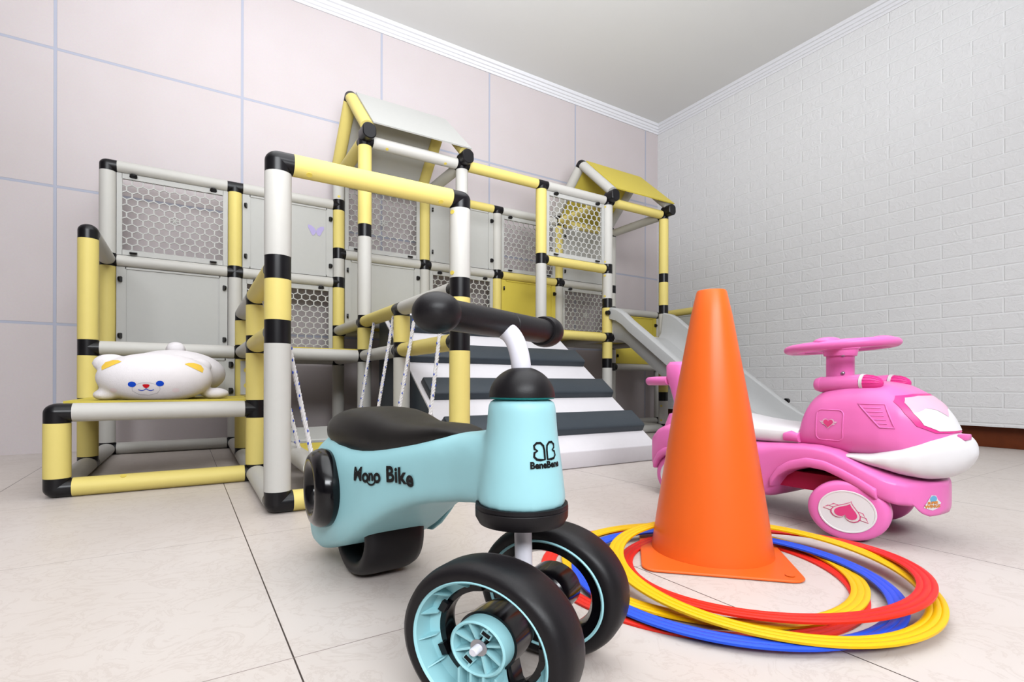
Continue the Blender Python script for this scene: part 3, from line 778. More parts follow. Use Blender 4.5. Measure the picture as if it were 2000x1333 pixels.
def front_wheel(c, outer):
    X = wheel_xf(c, FPSI)                                           # local +z points along fn
    o = outer                                                       # sign of local z on the outer face
    w2 = 0.0215
    t = [(0.0585, -w2), (0.064, -w2 - 0.001), (0.0690, -w2 + 0.002), (0.0718, -w2 + 0.008), (0.0729, -0.008), (0.0729, 0.008), (0.0718, w2 - 0.008), (0.0690, w2 - 0.002), (0.064, w2 + 0.001), (0.0585, w2), (0.0570, 0.010), (0.0570, -0.010)]
    W = part(B().lathe(t, (0, 0, 0), 84, closed=True), RUB, 'front_wheel', bike, X, 'black front tyre', 0.9)
    if outer > 0:
        part(B().lathe([(0.0590, o * 0.0205), (0.0575, o * 0.0222), (0.0558, o * 0.0205), (0.0552, o * 0.004), (0.0465, o * 0.0005), (0.0465, o * -0.004), (0.0590, o * -0.004)], (0, 0, 0), 84, closed=True), MINT, 'rim', W, X, 'mint ribbed rim')
        b = B()
        for k in range(14):
            a = 2 * PI * k / 14 + 0.15
            if abs(((a - 1.5 * PI + PI) % (2 * PI)) - PI) < 0.42: continue
            pp = [V((r_ * math.cos(a), r_ * math.sin(a), o * z_)) for r_, z_ in ((0.0475, 0.0), (0.0475, 0.006), (0.050, 0.010), (0.0555, 0.0185), (0.0555, 0.0))]
            tv = V((-math.sin(a), math.cos(a), 0)) * 0.0012
            b.prism([p - tv * 0.5 for p in pp], tv)
        part(b, MINT, 'rim_rib', W, X, smooth=None)
        for k in range(7):
            a = 2 * PI * k / 7 + 0.9; c_ = V((0.0462 * math.cos(a), 0.0462 * math.sin(a), o * 0.002))
            part(B().box(c_, (0.006, 0.010, 0.006), Matrix.Rotation(a, 3, 'Z')), BLK, 'rim_clip', W, X, smooth=None)
    else:
        part(B().lathe([(0.0588, o * -0.0222), (0.0575, o * -0.0232), (0.0560, o * -0.0222), (0.0570, o * -0.018)], (0, 0, 0), 84, closed=True), MINT, 'rim_line', W, X, 'thin mint rim line')
    # black inner dish with keyhole arm and hub
    d_ = B().lathe([(0.0575, o * -0.0205), (0.0470, o * -0.0195), (0.0425, o * -0.010), (0.0420, o * 0.001), (0.0470, o * 0.001), (0.0578, o * -0.002)], (0, 0, 0), 72, closed=True)
    part(d_, GLOSSB, 'inner_rim', W, X, 'glossy black inner rim')
    arm = [(-0.0165, 0.0), (-0.0175, -0.02), (-0.021, -0.036), (-0.030, -0.046), (0.030, -0.046), (0.021, -0.036), (0.0175, -0.02), (0.0165, 0.0)]
    part(B().prism([V((x, y, o * -0.016)) for x, y in (arm if o > 0 else arm[::-1])], (0, 0, o * 0.018)).bevel(0.002, 1), GLOSSB, 'arm', W, X)
    part(B().lathe([(0, o * -0.030), (0.020, o * -0.030), (0.0245, o * -0.026), (0.0262, o * -0.014), (0.0262, o * 0.006), (0, o * 0.006)], (0, 0, 0), 48), GLOSSB, 'hub', W, X)
    if outer > 0:
        b = B().lathe([(0.0240, o * 0.006), (0.0240, o * 0.0195), (0.0225, o * 0.0205), (0.0212, o * 0.0195), (0.0212, o * 0.010), (0.006, o * 0.0095), (0.006, o * 0.006)], (0, 0, 0), 56, closed=True)
        for k in range(8):
            a = 2 * PI * k / 8 + 0.35; u = V((math.cos(a), math.sin(a), 0)); t_ = V((-u.y, u.x, 0)) * 0.0010
            pp = [u * 0.006 + V((0, 0, o * 0.009)), u * 0.0218 + V((0, 0, o * 0.009)), u * 0.0218 + V((0, 0, o * 0.019)), u * 0.006 + V((0, 0, o * 0.0165))]
            b.prism([p - t_ for p in pp], t_ * 2)
        am = [(-0.0155, -0.017), (-0.0165, -0.026), (-0.0195, -0.040), (-0.026, -0.0500), (0.026, -0.0500), (0.0195, -0.040), (0.0165, -0.026), (0.0155, -0.017)]
        b.prism([V((x, y, o * 0.004)) for x, y in (am if o > 0 else am[::-1])], (0, 0, o * 0.006))
        for x in (-0.0160, -0.0055, 0.0055, 0.0160):
            b.box((x, -0.036, o * 0.0145), (0.0018, 0.029, 0.011))
        for a in (1.1, 4.1):
            u = V((math.cos(a), math.sin(a), 0)); b.box(u * 0.0150 + V((0, 0, o * 0.0150)), (0.006, 0.009, 0.006), Matrix.Rotation(a, 3, 'Z'))
        part(b, MINT, 'hub_cover', W, X, 'mint ribbed hub cover', 0.5)
        b = B()
        for a in (1.1, 4.1):
            u = V((math.cos(a), math.sin(a), 0)); b.box(u * 0.0150 + V((0, 0, o * 0.0182)), (0.0032, 0.0072, 0.0006), Matrix.Rotation(a, 3, 'Z'))
        part(b, INK, 'hub_slot', W, X, smooth=None)
        part(B().lathe([(0, o * 0.0165), (0.0070, o * 0.0165), (0.0072, o * 0.0175), (0, o * 0.0178)], (0, 0, 0), 24), STEEL, 'washer', W, X, 'steel washer')
        part(B().lathe([(0, o * 0.0260), (0.0028, o * 0.0260), (0.0035, o * 0.0250), (0.0036, o * 0.0165), (0, o * 0.0165)], (0, 0, 0), 20), WPAINT, 'axle_end', W, X, 'white axle end')
front_wheel(AX + fn * 0.0570, 1)
front_wheel(AX - fn * 0.0595, -1)
htube(AX - fn * 0.045, AX + fn * 0.045, 0.0085, GLOSSB, 'axle', bike)
out('fork_post', B().cyl(AX + V((0, 0, -0.006)), BO + V((0.001, 0, 0.150)), 0.0076, seg=24), WPAINT, bike, label='white steel fork post')
out('fork_ring', B().lathe([(0, 0.1365), (0.030, 0.1365), (0.0370, 0.1385), (0.0400, 0.1440), (0.0402, 0.1505), (0.0396, 0.1512), (0.0402, 0.1520), (0.0398, 0.1550), (0, 0.1555)], BO, 64), RUB, bike, label='black collar ring')
out('gasket', B().lathe([(0, 0.2442), (0.0277, 0.2442), (0.0277, 0.2458), (0, 0.2458)], BO, 48), TEAL, bike, label='teal gasket')
dm = [(0.0286 * math.cos(a), 0.2456 + 0.0262 * math.sin(a)) for a in [i * (PI / 2) * 0.90 / 12 for i in range(13)]]
out('dome_cap', B().lathe([(0, 0.2456)] + dm + [(0, dm[-1][1])], BO, 56), RUB, bike, smooth=0.9, label='matt black dome cap')
Hc = V((0.4935, -1.9160, 0.3090))
sp_ = []
p0, p1, p2, p3 = BO + V((0.000, 0, 0.262)), BO + V((-0.001, 0.000, 0.285)), BO + V((-0.003, 0.006, 0.300)), Hc + V((0.0, 0.0, -0.004))
for i in range(13):
    t = i / 12; sp_.append(p0 * (1 - t) ** 3 + p1 * 3 * t * (1 - t) ** 2 + p2 * 3 * t * t * (1 - t) + p3 * t ** 3)
out('handlebar_stem', B().sweep(sp_, 0.0086, 20), WPAINT, bike, smooth=1.2, label='white curved stem')
he0, he1 = V((0.4135, -1.9485, 0.3110)), V((0.5640, -1.8795, 0.3105)); hd = (he1 - he0).normalized(); hm = (he0 + he1) / 2
def hbar(a, b_, r, name, lab=None, seg=32):
    b = B().cyl(V((a.x, a.y, a.z / ZS)), V((b_.x, b_.y, b_.z / ZS)), r, seg=seg); b.bevel(0.0006, 1, 0.9); b.xf(Matrix.Diagonal((1, 1, ZS, 1))); return out(name, b, RUB, bike, label=lab)
hbar(he0 + hd * 0.008, hm + hd * 0.012, 0.0146, 'grip', 'black grip sleeve')
hbar(hm + hd * 0.0124, he1 - hd * 0.008, 0.0146, 'grip', 'black grip sleeve')
def ball(c, d, r, cut):
    b = B(); ang0 = math.acos(max(-1, min(1, cut)))
    pr = [(r * math.sin(a), r * math.cos(a)) for a in [PI - (PI - ang0) * i / 20 for i in range(21)]]
    pr[0] = (0, -r); pr += [(pr[-1][0] * 0.80, pr[-1][1] + 0.001), (0, pr[-1][1] - 0.001)]
    b.lathe(pr, (0, 0, 0), 40); qq = V((0, 0, 1)).rotation_difference(d).to_matrix().to_4x4()
    b.xf(Matrix.Translation(c) @ Matrix.Diagonal((1, 1, ZS, 1)) @ qq); return b
out('grip_ball', ball(he0, hd, 0.0190, 0.62), RUB, bike, smooth=0.9, label='black ball end')
out('grip_ball', ball(he1, -hd, 0.0190, 0.42), RUB, bike, smooth=0.9, label='black ball end')
# lettering
def place_side(cs, cz, tilt, k=1.0):
    ct, st = math.cos(tilt), math.sin(tilt)
    def f(x, y):
        s = cs + x * ct - y * st; z = cz + (x * st + y * ct) * k
        return bk(s, 0.2, z), -nv
    return f
lt = []
for ch, xx, yy, sc_ in (('M', -0.0560, 0.0002, 0.0215), ('o', -0.0385, -0.0015, 0.0215), ('n', -0.0268, -0.0008, 0.0165), ('o', -0.0145, -0.0015, 0.0215), ('B', 0.0110, 0.0005, 0.0235), ('i', 0.0228, 0.0000, 0.0225), ('k', 0.0330, -0.0008, 0.0235), ('e', 0.0475, -0.0035, 0.0225)):
    t_ = text_bm(ch, sc_, 0.0008)
    bmesh.ops.scale(t_, vec=(1.22, 1, 1), verts=t_.verts)
    bmesh.ops.translate(t_, verts=t_.verts, vec=(xx, yy, 0)); lt.append(t_)
lt.append(ribbon([(-0.0268 + 0.0095 * math.sin(a), -0.0035 - 0.0075 * math.cos(a)) for a in [-1.0 + 2.0 * i / 14 for i in range(15)]], 0.0022))
stick('lettering', merge2d(*lt), place_side(-0.1835, 0.1560, math.radians(6.5)), bb_v, INK, body, 0.0013, label='black lettering Mono Bike')
def place_col(cx_, cz):
    def f(x, y):
        a = BH + (x + cx_) / 0.034; d = V((math.cos(a), math.sin(a), 0)); return BO + d * 0.2 + V((0, 0, cz + y)), -d
    return f
def heartB(sg):
    pts = []
    for x, y in ((0.0012, -0.0068), (0.0012, 0.0005), (0.0018, 0.0042), (0.0042, 0.0066), (0.0075, 0.0066), (0.0098, 0.0045), (0.0095, 0.0020), (0.0072, 0.0004), (0.0097, -0.0012), (0.0100, -0.0042), (0.0080, -0.0064), (0.0050, -0.0070)):
        pts.append((sg * x * 1.12, y))
    return ribbon(pts if sg > 0 else pts[::-1], 0.0019, True)
stick('emblem', merge2d(heartB(-1), heartB(1)), place_col(-0.0005, 0.2025), bb_v, INK, body, 0.0006, label='black double heart emblem')
stick('lettering', text_bm('BeneBene', 0.0074, 0.00035), place_col(-0.0005, 0.1912), bb_v, INK, body, 0.0006, label='black lettering BeneBene')

#@@CAR
# ------------------------------------------------------------------ pink ride-on car
car = thing('ride_on_car', 'pink and white ride-on toy car with steering wheel behind the orange cone', 'ride-on car', (1.275, -1.72, 0))
CX = 1.275
def cs(y, w, z0, z1, n=4, seg=36): return [(x, y, z) for x, z in superell(w, z0, z1, n, seg, CX)]
top = [(1.435, 0.125), (1.45, 0.142), (1.47, 0.158), (1.50, 0.168), (1.54, 0.168), (1.58, 0.156), (1.64, 0.146), (1.70, 0.146), (1.767, 0.150), (1.83, 0.152), (1.86, 0.147), (1.888, 0.134), (1.914, 0.122), (1.936, 0.113), (1.954, 0.107), (1.967, 0.104), (1.977, 0.103), (1.981, 0.098)]
bot = [(1.435, 0.080), (1.450, 0.058), (1.460, 0.055), (1.468, 0.066), (1.480, 0.082), (1.495, 0.092), (1.523, 0.099), (1.555, 0.094), (1.585, 0.078), (1.605, 0.052), (1.62, 0.043), (1.70, 0.041), (1.733, 0.042), (1.742, 0.049), (1.753, 0.067), (1.766, 0.086), (1.786, 0.100), (1.818, 0.110), (1.848, 0.108), (1.876, 0.098), (1.901, 0.087), (1.925, 0.073), (1.940, 0.066), (1.9505, 0.0655), (1.961, 0.0655), (1.966, 0.054), (1.971, 0.049), (1.977, 0.051), (1.981, 0.060)]
wid = [(1.435, 0.070), (1.445, 0.088), (1.455, 0.097), (1.48, 0.104), (1.52, 0.106), (1.90, 0.106), (1.925, 0.103), (1.945, 0.093), (1.958, 0.079), (1.967, 0.061), (1.973, 0.044), (1.978, 0.024), (1.981, 0.008)]
ys = [1.435 + 0.0085 * i for i in range(60)] + [1.945 + 0.002 * i for i in range(19)]
b = B().loft([cs(-y, interp(y, wid), interp(y, bot), interp(y, top), 5.5) for y in ys])
chs = out('chassis', b, PINK, car, smooth=0.9, label='pink chassis with wheel arches')
# raised arch bands
for ya, yb in ((1.752, 1.925), (1.462, 1.60)):
    yy = [ya + (yb - ya) * i / 24 for i in range(25)]
    b = B().loft([cs(-y, interp(y, wid) + 0.0035, interp(y, bot) + 0.0005, interp(y, bot) + 0.021, 7) for y in yy]).bevel(0.001, 1, 0.9)
    out('wheel_arch', b, PINK, chs, smooth=0.9)
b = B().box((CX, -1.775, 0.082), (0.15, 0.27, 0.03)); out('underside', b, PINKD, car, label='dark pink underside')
ctop = [(1.783, 0.165), (1.788, 0.195), (1.795, 0.222), (1.807, 0.241), (1.825, 0.252), (1.86, 0.261), (1.895, 0.263), (1.92, 0.258), (1.942, 0.246), (1.962, 0.230), (1.978, 0.210), (1.990, 0.188), (1.996, 0.176)]
cbot = [(1.783, 0.140), (1.87, 0.130), (1.95, 0.130), (1.996, 0.150)]
cwid = [(1.783, 0.078), (1.80, 0.086), (1.83, 0.0905), (1.89, 0.0905), (1.92, 0.087), (1.945, 0.078), (1.965, 0.065), (1.980, 0.050), (1.990, 0.036), (1.996, 0.022)]
ys = [1.783 + 0.00533 * i for i in range(41)]
cabb = B(); secs = []
for y in ys:
    w, z0, z1 = interp(y, cwid), interp(y, cbot), interp(y, ctop); h = z1 - z0; r = []
    for i in range(40):
        a = 2 * PI * i / 40; c_, s_ = math.cos(a), math.sin(a); n = 3.4
        x = w * math.copysign(abs(c_) ** (2 / n), c_); z = (z0 + z1) / 2 + h / 2 * math.copysign(abs(s_) ** (2 / n), s_)
        r.append((CX + x * (1.0 - 0.16 * max(0, (z - z0) / h) ** 2), -y, z))
    secs.append(r)
cabin = blend(out('cabin', cabb.loft(secs), PINK, car, label='pink rounded cabin'), 0.004, 6)
cab_v = bvh_of(cabin)
stop_ = [(1.868, 0.141), (1.905, 0.147), (1.946, 0.163), (1.977, 0.178), (1.995, 0.181), (2.006, 0.178), (2.014, 0.170), (2.017, 0.160), (2.019, 0.152)]
sbot = [(1.868, 0.136), (1.905, 0.121), (1.943, 0.109), (1.968, 0.106), (1.985, 0.110), (1.998, 0.118), (2.008, 0.129), (2.015, 0.141), (2.019, 0.150)]
swid = [(1.868, 0.0955), (1.90, 0.0965), (1.935, 0.092), (1.960, 0.082), (1.980, 0.067), (1.996, 0.049), (2.008, 0.032), (2.016, 0.016), (2.019, 0.005)]
ys = [1.868 + 0.151 * i / 36 for i in range(37)]
sn_ = blend(out('snout', B().loft([cs(-y, interp(y, swid), interp(y, sbot), interp(y, stop_), 2.6) for y in ys]), WPL, car, label='white rounded front bumper'), 0.0035, 4)
sn_v = bvh_of(sn_)
out('nose_lug', B().box((CX - 0.012, -2.006, 0.1765), (0.020, 0.012, 0.009)).bevel(0.0015), PINK, sn_, label='pink nose lug')
mp_ = [(x / 14 * 0.036 - 0.018, -0.006 * math.cos(x / 14 * PI * 2 - PI) * 0.4) for x in range(15)]
# windscreen
def front(cx_, cz): return lambda x, y: (V((CX + cx_ + x, -2.4, cz + y)), V((0, 1, 0)))
W = [(-0.063, -0.008), (-0.068, 0.012), (-0.068, 0.030), (-0.060, 0.039), (-0.030, 0.042), (0.030, 0.042), (0.060, 0.039), (0.068, 0.030), (0.068, 0.012), (0.063, -0.008), (0.046, -0.018), (-0.046, -0.018)]
def inset(P, k, dz): return [(x * k, y * k + dz) for x, y in P]
stick('window_frame', fill_outline(W, 0.004), front(0, 0.200), cab_v, PINKH, cabin, 0.0016, label='hot pink window surround')
stick('windscreen', fill_outline(inset(W, 0.90, 0.001), 0.004), front(0, 0.200), cab_v, WPL, cabin, 0.0024, label='white windscreen print')
top_p = [(-0.0612, 0.012), (-0.0612, 0.028), (-0.054, 0.0361), (-0.027, 0.0388), (0.027, 0.0388), (0.054, 0.0361), (0.0612, 0.028), (0.0612, 0.012), (0.042, 0.020), (0.022, 0.017), (0.0, 0.006), (-0.022, 0.017), (-0.042, 0.020)]
stick('sun_band', fill_outline(top_p, 0.004), front(0, 0.200), cab_v, PINKP, cabin, 0.0029, label='pale pink band')
# door, vent, emblem on the visible side
def side(cy, cz, k=1.0): return lambda x, y: (V((0.9, cy - x, cz + y)), V((1, 0, 0)))
def rrect(w, h, r, n=5):
    P = []
    for sx, sy, a0 in ((1, 1, 0), (-1, 1, 90), (-1, -1, 180), (1, -1, 270)):
        for i in range(n + 1):
            a = math.radians(a0 + 90 * i / n); P.append((sx * (w / 2 - r) + r * math.cos(a), sy * (h / 2 - r) + r * math.sin(a)))
    return P
def raised_line(name, pts, place, r, bvh, m, par, closed=True):
    P = []
    n = len(pts)
    for i in range(n if closed else n - 1):
        a, c_ = V(pts[i]), V(pts[(i + 1) % n]); k = max(1, int((c_ - a).length / 0.006))
        for j in range(k):
            q_ = a.lerp(c_, j / k); p, d = place(q_.x, q_.y); h = bvh.ray_cast(p, d)[0]
            if h is not None: P.append(h)
    return out(name, B().sweep(P, r, 6, closed=closed), m, par, smooth=1.2)
raised_line('door_line', rrect(0.044, 0.052, 0.008), side(-1.846, 0.187), 0.0011, cab_v, PINK, cabin)
vent = [(-0.024, 0.018), (0.012, 0.018), (0.026, -0.019), (0.008, -0.019)]
raised_line('vent_frame', vent, side(-1.913, 0.207), 0.0014, cab_v, PINK, cabin)
for k in range(1, 6):
    f = k / 6; z = 0.018 - 0.037 * f
    raised_line('vent_rib', [(-0.024 + 0.032 * f, z), (0.012 + 0.014 * f, z)], side(-1.913, 0.207), 0.0009, cab_v, PINK, cabin, False)
def heart(s, n=28):
    return [(s * 16 * math.sin(t) ** 3 / 17, s * (13 * math.cos(t) - 5 * math.cos(2 * t) - 2 * math.cos(3 * t) - math.cos(4 * t)) / 17) for t in [2 * PI * i / n for i in range(n)]]
def wings(s):
    return [[(-1.75 * s, 0.35 * s), (-0.7 * s, 0.35 * s), (-0.8 * s, 0.02 * s), (-1.45 * s, 0.02 * s)], [(-1.4 * s, -0.05 * s), (-0.7 * s, -0.05 * s), (-0.7 * s, -0.35 * s), (-1.1 * s, -0.35 * s)]]
def emblem(par, place, bvh, s, rim, fillm, flip=1, lift=0.0007):
    ws = wings(s); polys = ws + [[(-x, y) for x, y in w][::-1] for w in ws]
    stick('emblem_wing', merge2d(*[fill_outline(p, 0.004) for p in polys]), place, bvh, rim, par, lift, label='pale wing bars')
    stick('emblem_edge', fill_outline(heart(s * 1.22), 0.004), place, bvh, rim, par, lift + 0.0003, label='pale heart outline')
    stick('emblem_heart', fill_outline(heart(s), 0.004), place, bvh, fillm, par, lift + 0.0007, label='pink heart')
emblem(cabin, side(-1.845, 0.1905), cab_v, 0.0085, PINKP, HEART)
# turbines
for sx in (-1, 1):
    x = CX + sx * 0.052; b = B().cyl((x, -1.812, 0.2560), (x, -1.882, 0.2600), 0.0135, 0.0145, 24).cyl((x, -1.806, 0.2565), (x, -1.818, 0.2565), 0.011, 0.0145, 24)
    out('turbine', b.bevel(0.002, 2, 0.9), PINK, cabin)
    out('turbine_band', B().cyl((x, -1.882, 0.2600), (x, -1.887, 0.2600), 0.0150, seg=24), WPL, cabin, label='white band')
    b = B().sphere((x, -1.887, 0.2590), 0.0140, (1, 1.9, 1), 24, 14)
    for k in range(9):
        a = PI * k / 8; b.sweep([(x + 0.0142 * math.cos(a) * f_, -1.887 - 0.026 * math.sin(math.acos(f_)) , 0.2590 + 0.0142 * math.sin(a) * f_) for f_ in (1.0, 0.9, 0.75, 0.5, 0.25)], 0.0007, 5)
    out('turbine_nose', b, PINKH, cabin, label='hot pink ribbed nose')
# seat, backrest
st = [(1.55, 0.205, 0.074), (1.60, 0.196, 0.080), (1.66, 0.186, 0.084), (1.70, 0.1815, 0.085), (1.75, 0.180, 0.085), (1.79, 0.181, 0.084)]
out('seat', B().loft([cs(-y, w, 0.142, z, 3.6) for y, z, w in st]), WPL, car, smooth=0.9, label='white seat')
out('seat_edge', B().loft([cs(-y, w, 0.148, z, 3.6) for y, z, w in ((1.765, 0.172, 0.088), (1.778, 0.176, 0.090), (1.792, 0.172, 0.088))]), PINK, car, smooth=0.9)
bkp = [(0.105, 1.450, 1.590, 0.092), (0.150, 1.452, 1.580, 0.086), (0.186, 1.462, 1.560, 0.072), (0.188, 1.466, 1.552, 0.062), (0.215, 1.470, 1.530, 0.056), (0.245, 1.460, 1.520, 0.057), (0.270, 1.452, 1.520, 0.064), (0.300, 1.452, 1.518, 0.064), (0.309, 1.458, 1.512, 0.056)]
secs = []
for z, ya, yb, w in bkp:
    r = []
    for i in range(32):
        a = 2 * PI * i / 32; c_, s_ = math.cos(a), math.sin(a); n = 3.2
        r.append((CX + w * math.copysign(abs(c_) ** (2 / n), c_), -(ya + yb) / 2 + (yb - ya) / 2 * math.copysign(abs(s_) ** (2 / n), s_), z))
    secs.append(r)
out('backrest', B().loft(secs), PINK, car, smooth=0.9, label='pink seat back')
gp = [(CX + 0.055, -1.465, 0.2655), (CX + 0.055, -1.430, 0.2655), (CX + 0.050, -1.402, 0.2640), (CX + 0.032, -1.385, 0.2625), (CX - 0.032, -1.385, 0.2625), (CX - 0.050, -1.402, 0.2640), (CX - 0.055, -1.430, 0.2655), (CX - 0.055, -1.465, 0.2655)]
b = B().sweep(gp, 0.0095, 16); out('push_handle', b, PINK, car, smooth=1.2, label='pink push handle')
# steering column and wheel
sc0 = V((CX - 0.002, -1.823, 0.25)); sc1 = V((CX - 0.002, -1.823, 0.322))
out('steering_column', B().cyl(sc0, sc1, 0.0225, seg=32).cyl(sc1 - V((0, 0, 0.013)), sc1, 0.026, 0.029, seg=32), PINK, car, label='pink steering column')
for z in (0.277, 0.3095):
    p = sc0 + V((-0.0185, -0.0135, z - 0.25)); out('screw', B().sphere(p, 0.0034, useg=12, vseg=8), STEEL, car)
b = B(); prof = [(0.082 + 0.0105 * math.cos(a), 0.0095 * math.sin(a)) for a in [2 * PI * i / 14 for i in range(14)]]
b.lathe(prof, (0, 0, 0), 64, closed=True)
b.lathe([(0, -0.008), (0.030, -0.008), (0.034, 0.002), (0.030, 0.012), (0.020, 0.0155), (0, 0.0165)], (0, 0, 0), 40)
for a in (0.5, PI - 0.5, 1.5 * PI):
    u = V((math.cos(a), math.sin(a), 0)); b.box(u * 0.056, (0.056, 0.026, 0.010), Matrix.Rotation(a, 3, 'Z'))
for a in (0.5, PI - 0.5):
    u = V((math.cos(a), math.sin(a), 0)); b.sphere(u * 0.066 + V((0, 0, 0.008)), 0.020, (1.2, 1.0, 0.5))
tilt = Matrix.Translation((CX - 0.002, -1.823, 0.3265)) @ Matrix.Diagonal((1, 1, ZS, 1)) @ Matrix.Rotation(math.radians(-4), 4, 'X') @ Matrix.Rotation(math.radians(-2), 4, 'Y') @ Matrix.Rotation(math.radians(160), 4, 'Z')
out('steering_wheel', b.xf(tilt), PINK, car, smooth=0.9, label='pink steering wheel')
# wheels
def car_wheel(c, psi, r, out_sign, rot):
    X = wheel_xf(c, psi); o_ = out_sign                              # local z towards +X side when heading -Y... sign picks the outer face
    w2 = 0.021
    t = [(0.0, -w2), (r * 0.70, -w2), (r * 0.86, -w2), (r * 0.96, -w2 + 0.004), (r, -w2 + 0.012), (r, w2 - 0.012), (r * 0.96, w2 - 0.004), (r * 0.86, w2), (r * 0.70, w2), (0.0, w2)]
    b = B().lathe(t, (0, 0, 0), 64); wh = part(b, PINK, 'wheel', car, X, 'pink plastic wheel', 0.9)
    b = B().lathe([(0, o_ * w2), (r * 0.68, o_ * w2), (r * 0.70, o_ * (w2 + 0.0005)), (r * 0.69, o_ * (w2 + 0.0016)), (r * 0.655, o_ * (w2 + 0.0016)), (r * 0.645, o_ * (w2 + 0.0010)), (0, o_ * (w2 + 0.0010))], (0, 0, 0), 64)
    hc = part(b, WPL, 'hubcap', wh, X, 'white hubcap', 0.5)
    if out_sign > 0:
        def flat(pts, z, m, name):
            bb_ = fill_outline(pts, 1.0); ca, sa = math.cos(rot), math.sin(rot)
            for v in bb_.verts:
                x, y = v.co.x * ca - v.co.y * sa, v.co.x * sa + v.co.y * ca; v.co = V((x, y, o_ * z))
            q_ = B(); q_.bm.free(); q_.bm = bb_; part(q_, m, name, hc, X, smooth=None)
        s = r * 0.30
        for i, wv in enumerate(wings(s * 1.05)):
            for mir in (1, -1):
                P = [(mir * x, y) for x, y in wv]
                m_ = (sum(p[0] for p in P) / 4, sum(p[1] for p in P) / 4)
                big = [(x + math.copysign(0.0011, x - m_[0]), y + math.copysign(0.0011, y - m_[1])) for x, y in P]
                flat(big if mir > 0 else big[::-1], w2 + 0.0014, HEART, 'emblem_wing_edge'); flat(P if mir > 0 else P[::-1], w2 + 0.0018, CREAM, 'emblem_wing')
        flat(heart(s * 1.32), w2 + 0.0021, HEART, 'emblem_line'); flat(heart(s * 1.22), w2 + 0.0025, CREAM, 'emblem_edge'); flat(heart(s), w2 + 0.0030, HEART, 'emblem_heart')
RCW = 0.0583; FS = math.radians(-73); BS = math.radians(-91)
car_wheel(V((1.183, -1.880, RCW * ZS + 0.0005)), FS, RCW, 1, math.radians(163))
car_wheel(V((1.367, -1.845, RCW * ZS + 0.0005)), FS, RCW, -1, 0)
car_wheel(V((1.198, -1.523, RCW * ZS + 0.0005)), BS, RCW, 1, 0.4)
car_wheel(V((1.352, -1.523, RCW * ZS + 0.0005)), BS, RCW, -1, 0)
ch_v = bvh_of(chs)
# stickers on the chassis
def prow(ox, cz):
    d = V((0.25, 0.97, 0)); t = V((0.97, -0.25, 0)); c0_ = V((CX - ox, -1.9725, cz))
    return lambda x, y: (c0_ + t * x * 1.5 + V((0, 0, y)) - d * 0.2, d)
stick('brand_sticker', fill_outline([(-0.012, -0.008), (-0.007, 0.002), (-0.002, 0.011), (0.005, 0.010), (0.008, 0.003), (0.013, -0.002), (0.008, -0.010), (0.0, -0.013)], 0.004), prow(0.0372, 0.0735), ch_v, WPL, chs, 0.0007, label='small white edged sticker')
stick('sticker_disc', fill_outline([(0.001 + 0.005 * math.cos(a), 0.005 + 0.005 * math.sin(a)) for a in [2 * PI * i / 16 for i in range(16)]], 0.003), prow(0.0372, 0.0735), ch_v, BLPR, chs, 0.0011)
stick('sticker_lettering', merge2d(*[(lambda t_, dy: (bmesh.ops.translate(t_, verts=t_.verts, vec=(0, dy, 0)), t_)[1])(text_bm(s_, z_, 0.0003), dy) for s_, z_, dy in (('SUPER', 0.0052, -0.001), ('WINGS', 0.0066, -0.0065))]), prow(0.0372, 0.0735), ch_v, ORPR, chs, 0.0014)
stick('side_sticker', fill_outline([(-0.030, -0.014), (-0.030, 0.024), (-0.018, 0.014), (0.012, 0.012), (0.006, -0.004), (0.004, -0.018)], 0.006), side(-1.716, 0.092), ch_v, CREAM, chs, 0.0007, label='pale wing sticker')
stick('side_sticker_print', fill_outline([(-0.028, 0.000), (-0.026, 0.008), (0.009, 0.0095), (0.006, 0.002)], 0.006), side(-1.716, 0.092), ch_v, LILAC, chs, 0.0011)

#@@BEAR
# ------------------------------------------------------------------ plush bear on the bench
bear = thing('plush_bear', 'white plush bear lying flat on the yellow bench, yellow ears and blue eyes', 'soft toy', (0.19, -0.68, 0.2135))
hcx, hcy, hcz = 0.181, -0.740, 0.2690
b = B()
b.sphere((hcx, hcy, hcz), 1.0, (0.123, 0.080, 0.0630), 40, 24)
b.sphere((0.215, -0.60, 0.282), 1.0, (0.125, 0.135, 0.066), 40, 24)
b.sphere((hcx - 0.094, hcy + 0.018, 0.304), 1.0, (0.038, 0.022, 0.024), 24, 14)
b.sphere((hcx + 0.083, hcy + 0.018, 0.300), 1.0, (0.038, 0.022, 0.024), 24, 14)
b.sphere((0.215, -0.50, 0.356), 0.026, (1, 1, 0.85), 20, 12)
b.sphere((0.082, -0.735, 0.2275), 1.0, (0.030, 0.035, 0.0150), 20, 12)
b.sphere((0.309, -0.715, 0.2285), 1.0, (0.034, 0.030, 0.0155), 20, 12)
body_b = blend(out('body', b, PLUSH, bear, label='white plush body'), 0.005, 8)
_o = WL[body_b.name]
for v_ in body_b.data.vertices: v_.co.z = max(v_.co.z, 0.2152 - _o.z)
bv = bvh_of(body_b)
def fr(cx_, cz): return lambda x, y: (V((cx_ + x, -1.2, cz + y)), V((0, 1, 0)))
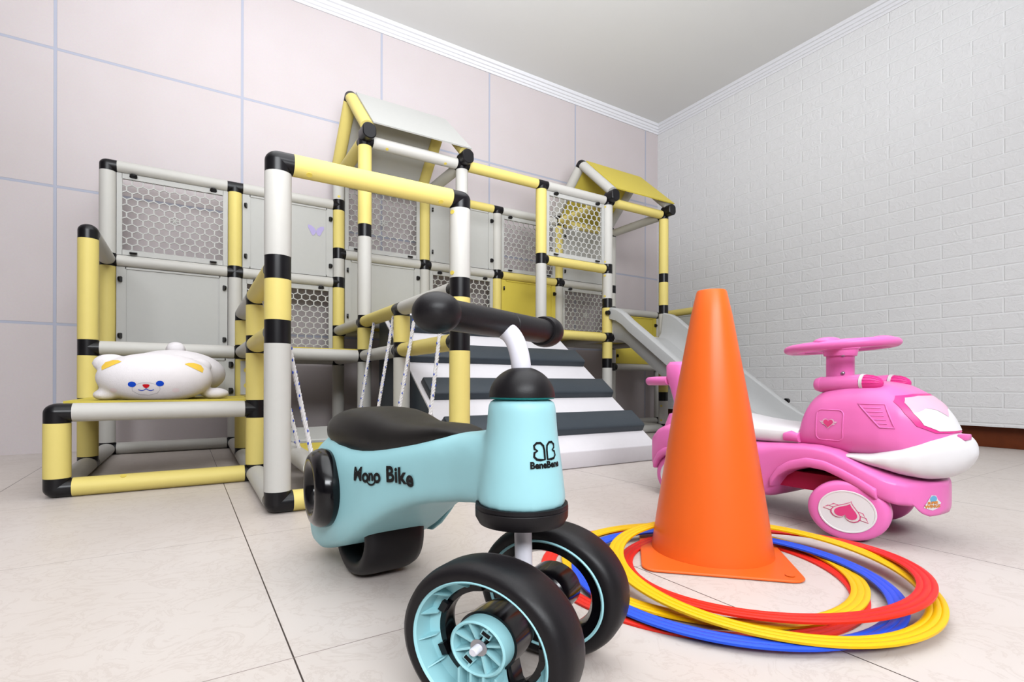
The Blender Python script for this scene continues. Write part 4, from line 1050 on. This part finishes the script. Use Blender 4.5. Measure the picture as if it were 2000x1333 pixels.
def ell(a, b_, n=24): return [(a * math.cos(2 * PI * i / n), b_ * math.sin(2 * PI * i / n)) for i in range(n)]
FX, FZ = 0.163, 0.2455
for sx, lab in ((-1, 'left'), (1, 'right')):
    stick('eye', fill_outline(ell(0.0080, 0.0066), 0.004), fr(FX + sx * 0.0275, FZ + 0.0085 + sx * 0.001), bv, PLBLU, body_b, 0.0010, label='blue stitched eye')
stick('nose', fill_outline([(-0.0072, 0.003), (-0.004, 0.0048), (0.004, 0.0048), (0.0072, 0.003), (0.005, -0.002), (0.0, -0.005), (-0.005, -0.002)], 0.004), fr(FX, FZ + 0.0030), bv, PLRED, body_b, 0.0012, label='red stitched nose')
sm = [(-0.0155 + 0.0155 * i / 8, -0.0035 * math.sin(PI * i / 8) - 0.0065 + 0.002 * (i / 8)) for i in range(9)]
sm2 = [(-x, y) for x, y in sm][::-1]
stick('mouth', ribbon(sm + sm2[1:], 0.0017), fr(FX, FZ + 0.0015), bv, PLBLU, body_b, 0.0012, label='blue stitched mouth')
mz = []
for i in range(40):
    a = 2 * PI * i / 40; k = 1 + (0.035 * math.cos(9 * a) if math.sin(a) < -0.2 else 0); mz.append((0.0275 * k * math.cos(a), 0.0150 * k * math.sin(a)))
stick('muzzle_line', ribbon(mz, 0.0011, True), fr(FX, FZ - 0.0035), bv, PLGRY, body_b, 0.0008, label='grey muzzle outline')
for sx in (-1, 1): stick('cheek', fill_outline(ell(0.0075, 0.0055), 0.004), fr(FX + sx * 0.062 - 0.003, FZ - 0.007), bv, PLPNK, body_b, 0.0006, label='pale pink cheek')
for cx_, cz, k in ((hcx - 0.088, 0.2990, 1), (hcx + 0.080, 0.2955, -1)):
    P = [(-0.018, -0.013), (-0.0205, -0.003), (-0.014, 0.007), (0.001, 0.0120), (0.013, 0.0115), (0.021, 0.0080)]
    P = [(x, y) for x, y in P] if k > 0 else [(-x, y) for x, y in P][::-1]
    stick('ear_lining', fill_outline(P, 0.004), fr(cx_, cz), bv, PLYEL, body_b, 0.0012, label='yellow ear lining')
